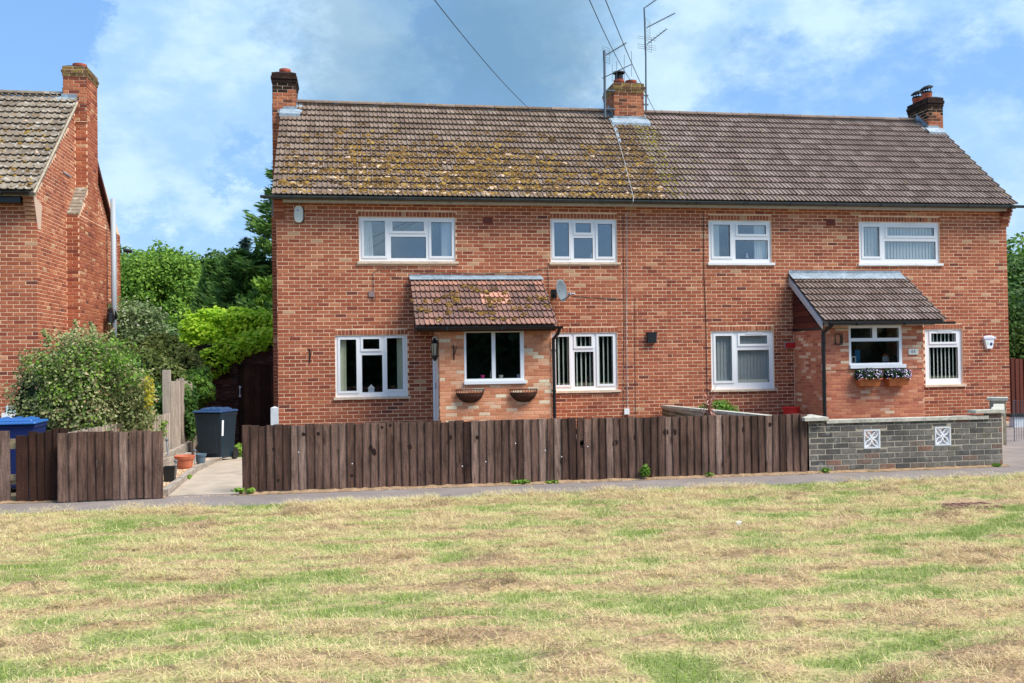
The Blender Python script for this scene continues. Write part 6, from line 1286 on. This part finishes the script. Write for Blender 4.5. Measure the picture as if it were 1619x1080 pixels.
bush('brown_tipped_shrub', 'brownish fine-leaved shrub leaning over the tall side fence', -2.75, 3.2, 1.45, .95, .9, .95, 'leaf_olive', 20000, .045, 23, aspect=2.6, tone=(.45, .22))
bush('ivy_fence_cover', 'dark green ivy and leaves spilling over the tall pale fence', -1.95, 1.6, 1.05, .55, 1.2, .42, 'leaf_mid', 9000, .075, 24, tone=(.4, .22))
bush('ivy_on_fence', 'glossy ivy growing down the tall pale fence by the bin', -1.5, -1.0, .65, .13, .5, .55, 'leaf_hedge', 2600, .06, 25, inner=.1, f=.4)
bush('green_hedge', 'mid green laurel bush filling the gap beside the variegated shrub', -2.35, -1.6, .85, .62, .8, .85, 'leaf_hedge', 14000, .06, 26, tone=(.5, .22))
bush('box_shrub', 'bright green feathery shrub right behind the low pale fence', -1.95, -3.0, .50, .34, .5, .42, 'leaf_mid', 9000, .03, 27, aspect=2.6, tone=(.55, .2))
bush('dark_hedge', 'dark leafy hedge behind the brown tipped shrub', -3.3, 7.5, 1.4, 1.9, .8, 1.5, 'leaf_hedge', 14000, .09, 28, tone=(.4, .22))
# lime green climber over the shed
t = thing('lime_green_climber', 'bright lime green climber mounded over the shed roof', 'climber', (-1.6, 6, 0)); cl = clumpify(-1.72, 6.3, 2.10, 1.4, 1.0, 1.0, 52, 31, .27, -.6)
cl += [(-.5, 5.1, 2.2, .5, .35, .25), (-.95, 5.0, 2.05, .45, .3, .28), (-1.45, 4.9, 1.85, .4, .3, .3), (-1.85, 4.9, 1.6, .4, .3, .35), (-.7, 6.0, 2.55, .55, .5, .35), (-.3, 6.1, 2.45, .5, .5, .35), (-2.6, 6.0, 1.5, .5, .5, .6), (-2.55, 5.6, .95, .35, .35, .45)]
link('foliage', leaves('foliage', cl, 30000, .085, 'leaf_ivy', seed=31, inner=.55, tone=(.62, .2), aspect=1.2, up=1.0), t); link('shaded_foliage', leaves('shaded_foliage', [(-2.5, 5.8, 1.3, .6, .4, .6), (-2.1, 5.6, 1.6, .4, .4, .4), (-1.5, 5.5, 1.75, .5, .3, .25)], 5000, .09, 'leaf_mid', seed=32), t)  # shade put into the colour: darker green leaves low in the climber
# trees behind
conifer('tall_conifer', 'tall dark conifer rising behind the left end of the roof', -.35, 12.5, 9.4, 2.9, 'leaf_conifer', 41, 190, 190, .13, rise=.34, power=.75)
conifer('cypress_tree', 'broad green cypress behind the lime climber', -2.0, 13.5, 5.7, 2.2, 'leaf_conifer', 42, 170, 170, .13, rise=.45, power=.5)
conifer('cypress_tree', 'pointed green cypress left of the broad one', -3.2, 15.0, 5.6, 1.4, 'leaf_conifer', 43, 120, 140, .12, rise=.5, power=.6)
conifer('blue_spruce', 'bluish narrow spruce tip between the cypresses', -2.9, 22, 7.3, 1.0, 'leaf_blue', 44, 90, 90, .14, rise=.1, power=.8)
conifer('cypress_tree', 'lighter green cypress right behind the lime climber', -1.2, 11.3, 4.6, 1.35, 'leaf_mid', 45, 110, 130, .12, rise=.5, power=.55)
tree('ash_tree', 'rounded light green ash tree right of the left house', -6.7, 22, 6.4, 2.6, 2.5, 'leaf_mid', 52000, .10, 51, tone=(.6, .2), clumps=34)
tree('ash_tree', 'light green ash tree behind the cypresses', -4.3, 20, 5.2, 1.9, 2.1, 'leaf_mid', 34000, .10, 52, tone=(.58, .2), clumps=26)
tree('poplar_tree', 'hazy tree crown at the edge beside the left house', -9.2, 26, 7.0, 2.4, 3.0, 'leaf_mid', 26000, .11, 53, tone=(.6, .2))
tree('distant_oak', 'distant dark oak on the skyline between ash and cypress', -6.4, 42, 8.2, 3.2, 3.0, 'leaf_hedge', 14000, .2, 54)
tree('distant_oak', 'distant blue green oak behind the poplar', -13, 44, 8.0, 4, 3.4, 'leaf_hedge', 14000, .2, 55)
tree('hawthorn_tree', 'white speckled hawthorn below the ash trees', -5.6, 14, 3.6, 2.2, 2.0, 'leaf_pale', 13000, .09, 56, tone=(.4, .3))
tree('maple_tree', 'dense green maple behind the right corner of the house', 25.0, 12, 5.0, 3.0, 2.6, 'leaf_hedge', 52000, .10, 61, tone=(.5, .22), clumps=34)
tree('hedgerow_tree', 'lower dark green tree behind the right side fence', 20.2, 5, 3.4, 2.4, 1.9, 'leaf_hedge', 34000, .085, 62, tone=(.45, .2), clumps=28)
tree('hedgerow_tree', 'far pale green tree top right of the house', 32.5, 22, 6.9, 3.4, 3.2, 'leaf_mid', 16000, .16, 63, tone=(.6, .2))
t = thing('far_hedgerow', 'dark field hedgerow closing the view behind the gardens', 'hedge', (0, 60, 0)); cl = []
for i in range(70): cl.append((-60+i*2.2, 58+random.uniform(-1, 1), 1.2+random.uniform(0, 2.2), 2.0, 1.2, 2.2))
link('foliage', leaves('foliage', cl, 42000, .34, 'leaf_hedge', seed=71, tone=(.4, .2)), t)
# trees and hedge across the road, behind the viewpoint (mirrored in the panes)
t = thing('roadside_hedge', 'tall hedge across the road that the ground floor panes reflect', 'hedge', (0, -46, 0)); cl = []
for i in range(90): cl.append((-70+i*1.9, -46+random.uniform(-1, 1), 2.0+random.uniform(0, 2.6), 2.2, 1.4, 2.6))
link('foliage', leaves('foliage', cl, 50000, .42, 'leaf_dark', seed=72, tone=(.5, .2)), t); b = MB(); b.box(-70, 100, -47, -46, -.6, 4.3); b.build('stems', 'leaf_dark', t)
# plants at the dividing wall
t = thing('cordyline', 'pink bronze strap leaved plant poking above the fence', 'plant', (7.55, -4.3, 0)); b = MB(); cx, cy = W(1121, 650, -4.2)[0], -4.2
for k in range(34):
    a = random.random()*6.28; L = random.uniform(.22, .42); ri = random.uniform(.25, .95); w_ = .018; P = []; z0_ = .70+random.uniform(-.08, .14)
    for j in range(5):
        f = j/4; r_ = L*.62*f*(1-ri*.4); P.append(Vector((cx+math.cos(a)*r_, cy+math.sin(a)*r_, z0_+L*ri*f-.22*f*f*(1.25-ri))))
    s = Vector((-math.sin(a), math.cos(a), 0)); vs = []
    for j, p in enumerate(P): ww = w_*(1-.75*(j/4)**2); vs += [p-s*ww, p+s*ww]
    b.add(vs, [(2*j, 2*j+1, 2*j+3, 2*j+2) for j in range(4)], random.random())
b.tube([(cx, cy, 0), (cx, cy, .6)], .025, 6, .1); b.build('leaf', 'bronzeleaf', t)
bush('green_garden_shrub', 'green shrub with orange tips behind the dividing wall', 8.25, -2.3, .42, .42, .4, .33, 'leaf_mid', 5200, .035, 81, tone=(.55, .2))
# weeds
def weed(px, py, Y, r_, h, n, seed, lab):
    p = W(px, py, Y); t = thing('weed', lab, 'weed', (p[0], Y, 0), 'weeds along the fence foot'); link('foliage', leaves('foliage', [(p[0], Y, p[2]+h*.5, r_, .05, h*.6, 1)], n, .028, 'leaf_mid', seed=seed, inner=.1, tone=(.7, .15)), t)
for i, (px, py, r_, h, n, lab) in enumerate([(1020, 752, .06, .12, 190, 'leafy green weed climbing the middle of the long fence'), (378, 778, .07, .05, 90, 'tuft of weed left of the first board of the long fence'), (396, 779, .05, .05, 60, 'small weed under the first boards of the long fence'), (822, 765, .14, .05, 120, 'spread of small weeds under the middle of the long fence'),
                                             (873, 764, .09, .03, 50, 'thin weeds below the long fence right of its middle'), (1122, 752, .05, .03, 30, 'tiny weed below the right part of the long fence'), (225, 788, .05, .05, 50, 'green weed at the foot of the short left fence'), (289, 782, .06, .04, 50, 'weed in the path mouth by the sleeper'),
                                             (1306, 747, .06, .05, 60, 'weed at the foot of the grey wall pillar'), (1576, 737, .06, .03, 40, 'weed at the right foot of the grey wall'), (300, 756, .04, .03, 30, 'thin weed against the sleeper edging')]):
    weed(px, py, -7.56 if px > 330 or px < 260 else -6.9, r_, h, n, 90+i, lab)
bush('grass_tuft', 'tuft of bright grass between the bin and the path end', -.62, -.9, -.10, .16, .5, .13, 'leaf_mid', 1500, .035, 85, aspect=3.5, inner=.1, tone=(.7, .15), cat='grass tuft')

# manhole cover and scrap of litter on the verge
p = on(1530, 799, 2, .03); t = thing('manhole_cover', 'rusty iron manhole cover sunk in the verge near the grey wall', 'manhole cover', (p[0], p[1], 0))
b = MB(); mc = mat('rusty_iron', (.17, .085, .065), .9, noise=[(20, .3)], bump=.4); b.box(p[0]-.30, p[0]+.30, p[1]-.17, p[1]+.17, .0, .030); b.build('cover', mc, t)
b = MB()
for i in range(6):
    for j in range(3): xx = p[0]-.25+i*.1; yy = p[1]-.11+j*.11; b.box(xx-.03, xx+.03, yy-.035, yy+.035, .030, .036)
b.build('tread_pattern', mc, t)
p = on(1168, 834, 2, .03); b = MB(); vs = [(p[0]+random.uniform(-1, 1)*.03, p[1]+random.uniform(-1, 1)*.02, .035+random.uniform(0, .055)) for k in range(12)]
import bmesh
bm = bmesh.new()
for v in vs: bm.verts.new(v)
bmesh.ops.convex_hull(bm, input=bm.verts); me = bpy.data.meshes.new('litter'); bm.to_mesh(me); bm.free(); me.materials.append(MT['litter']); tag(link('litter', me), 'crumpled scrap of white litter lying on the grass', 'litter')
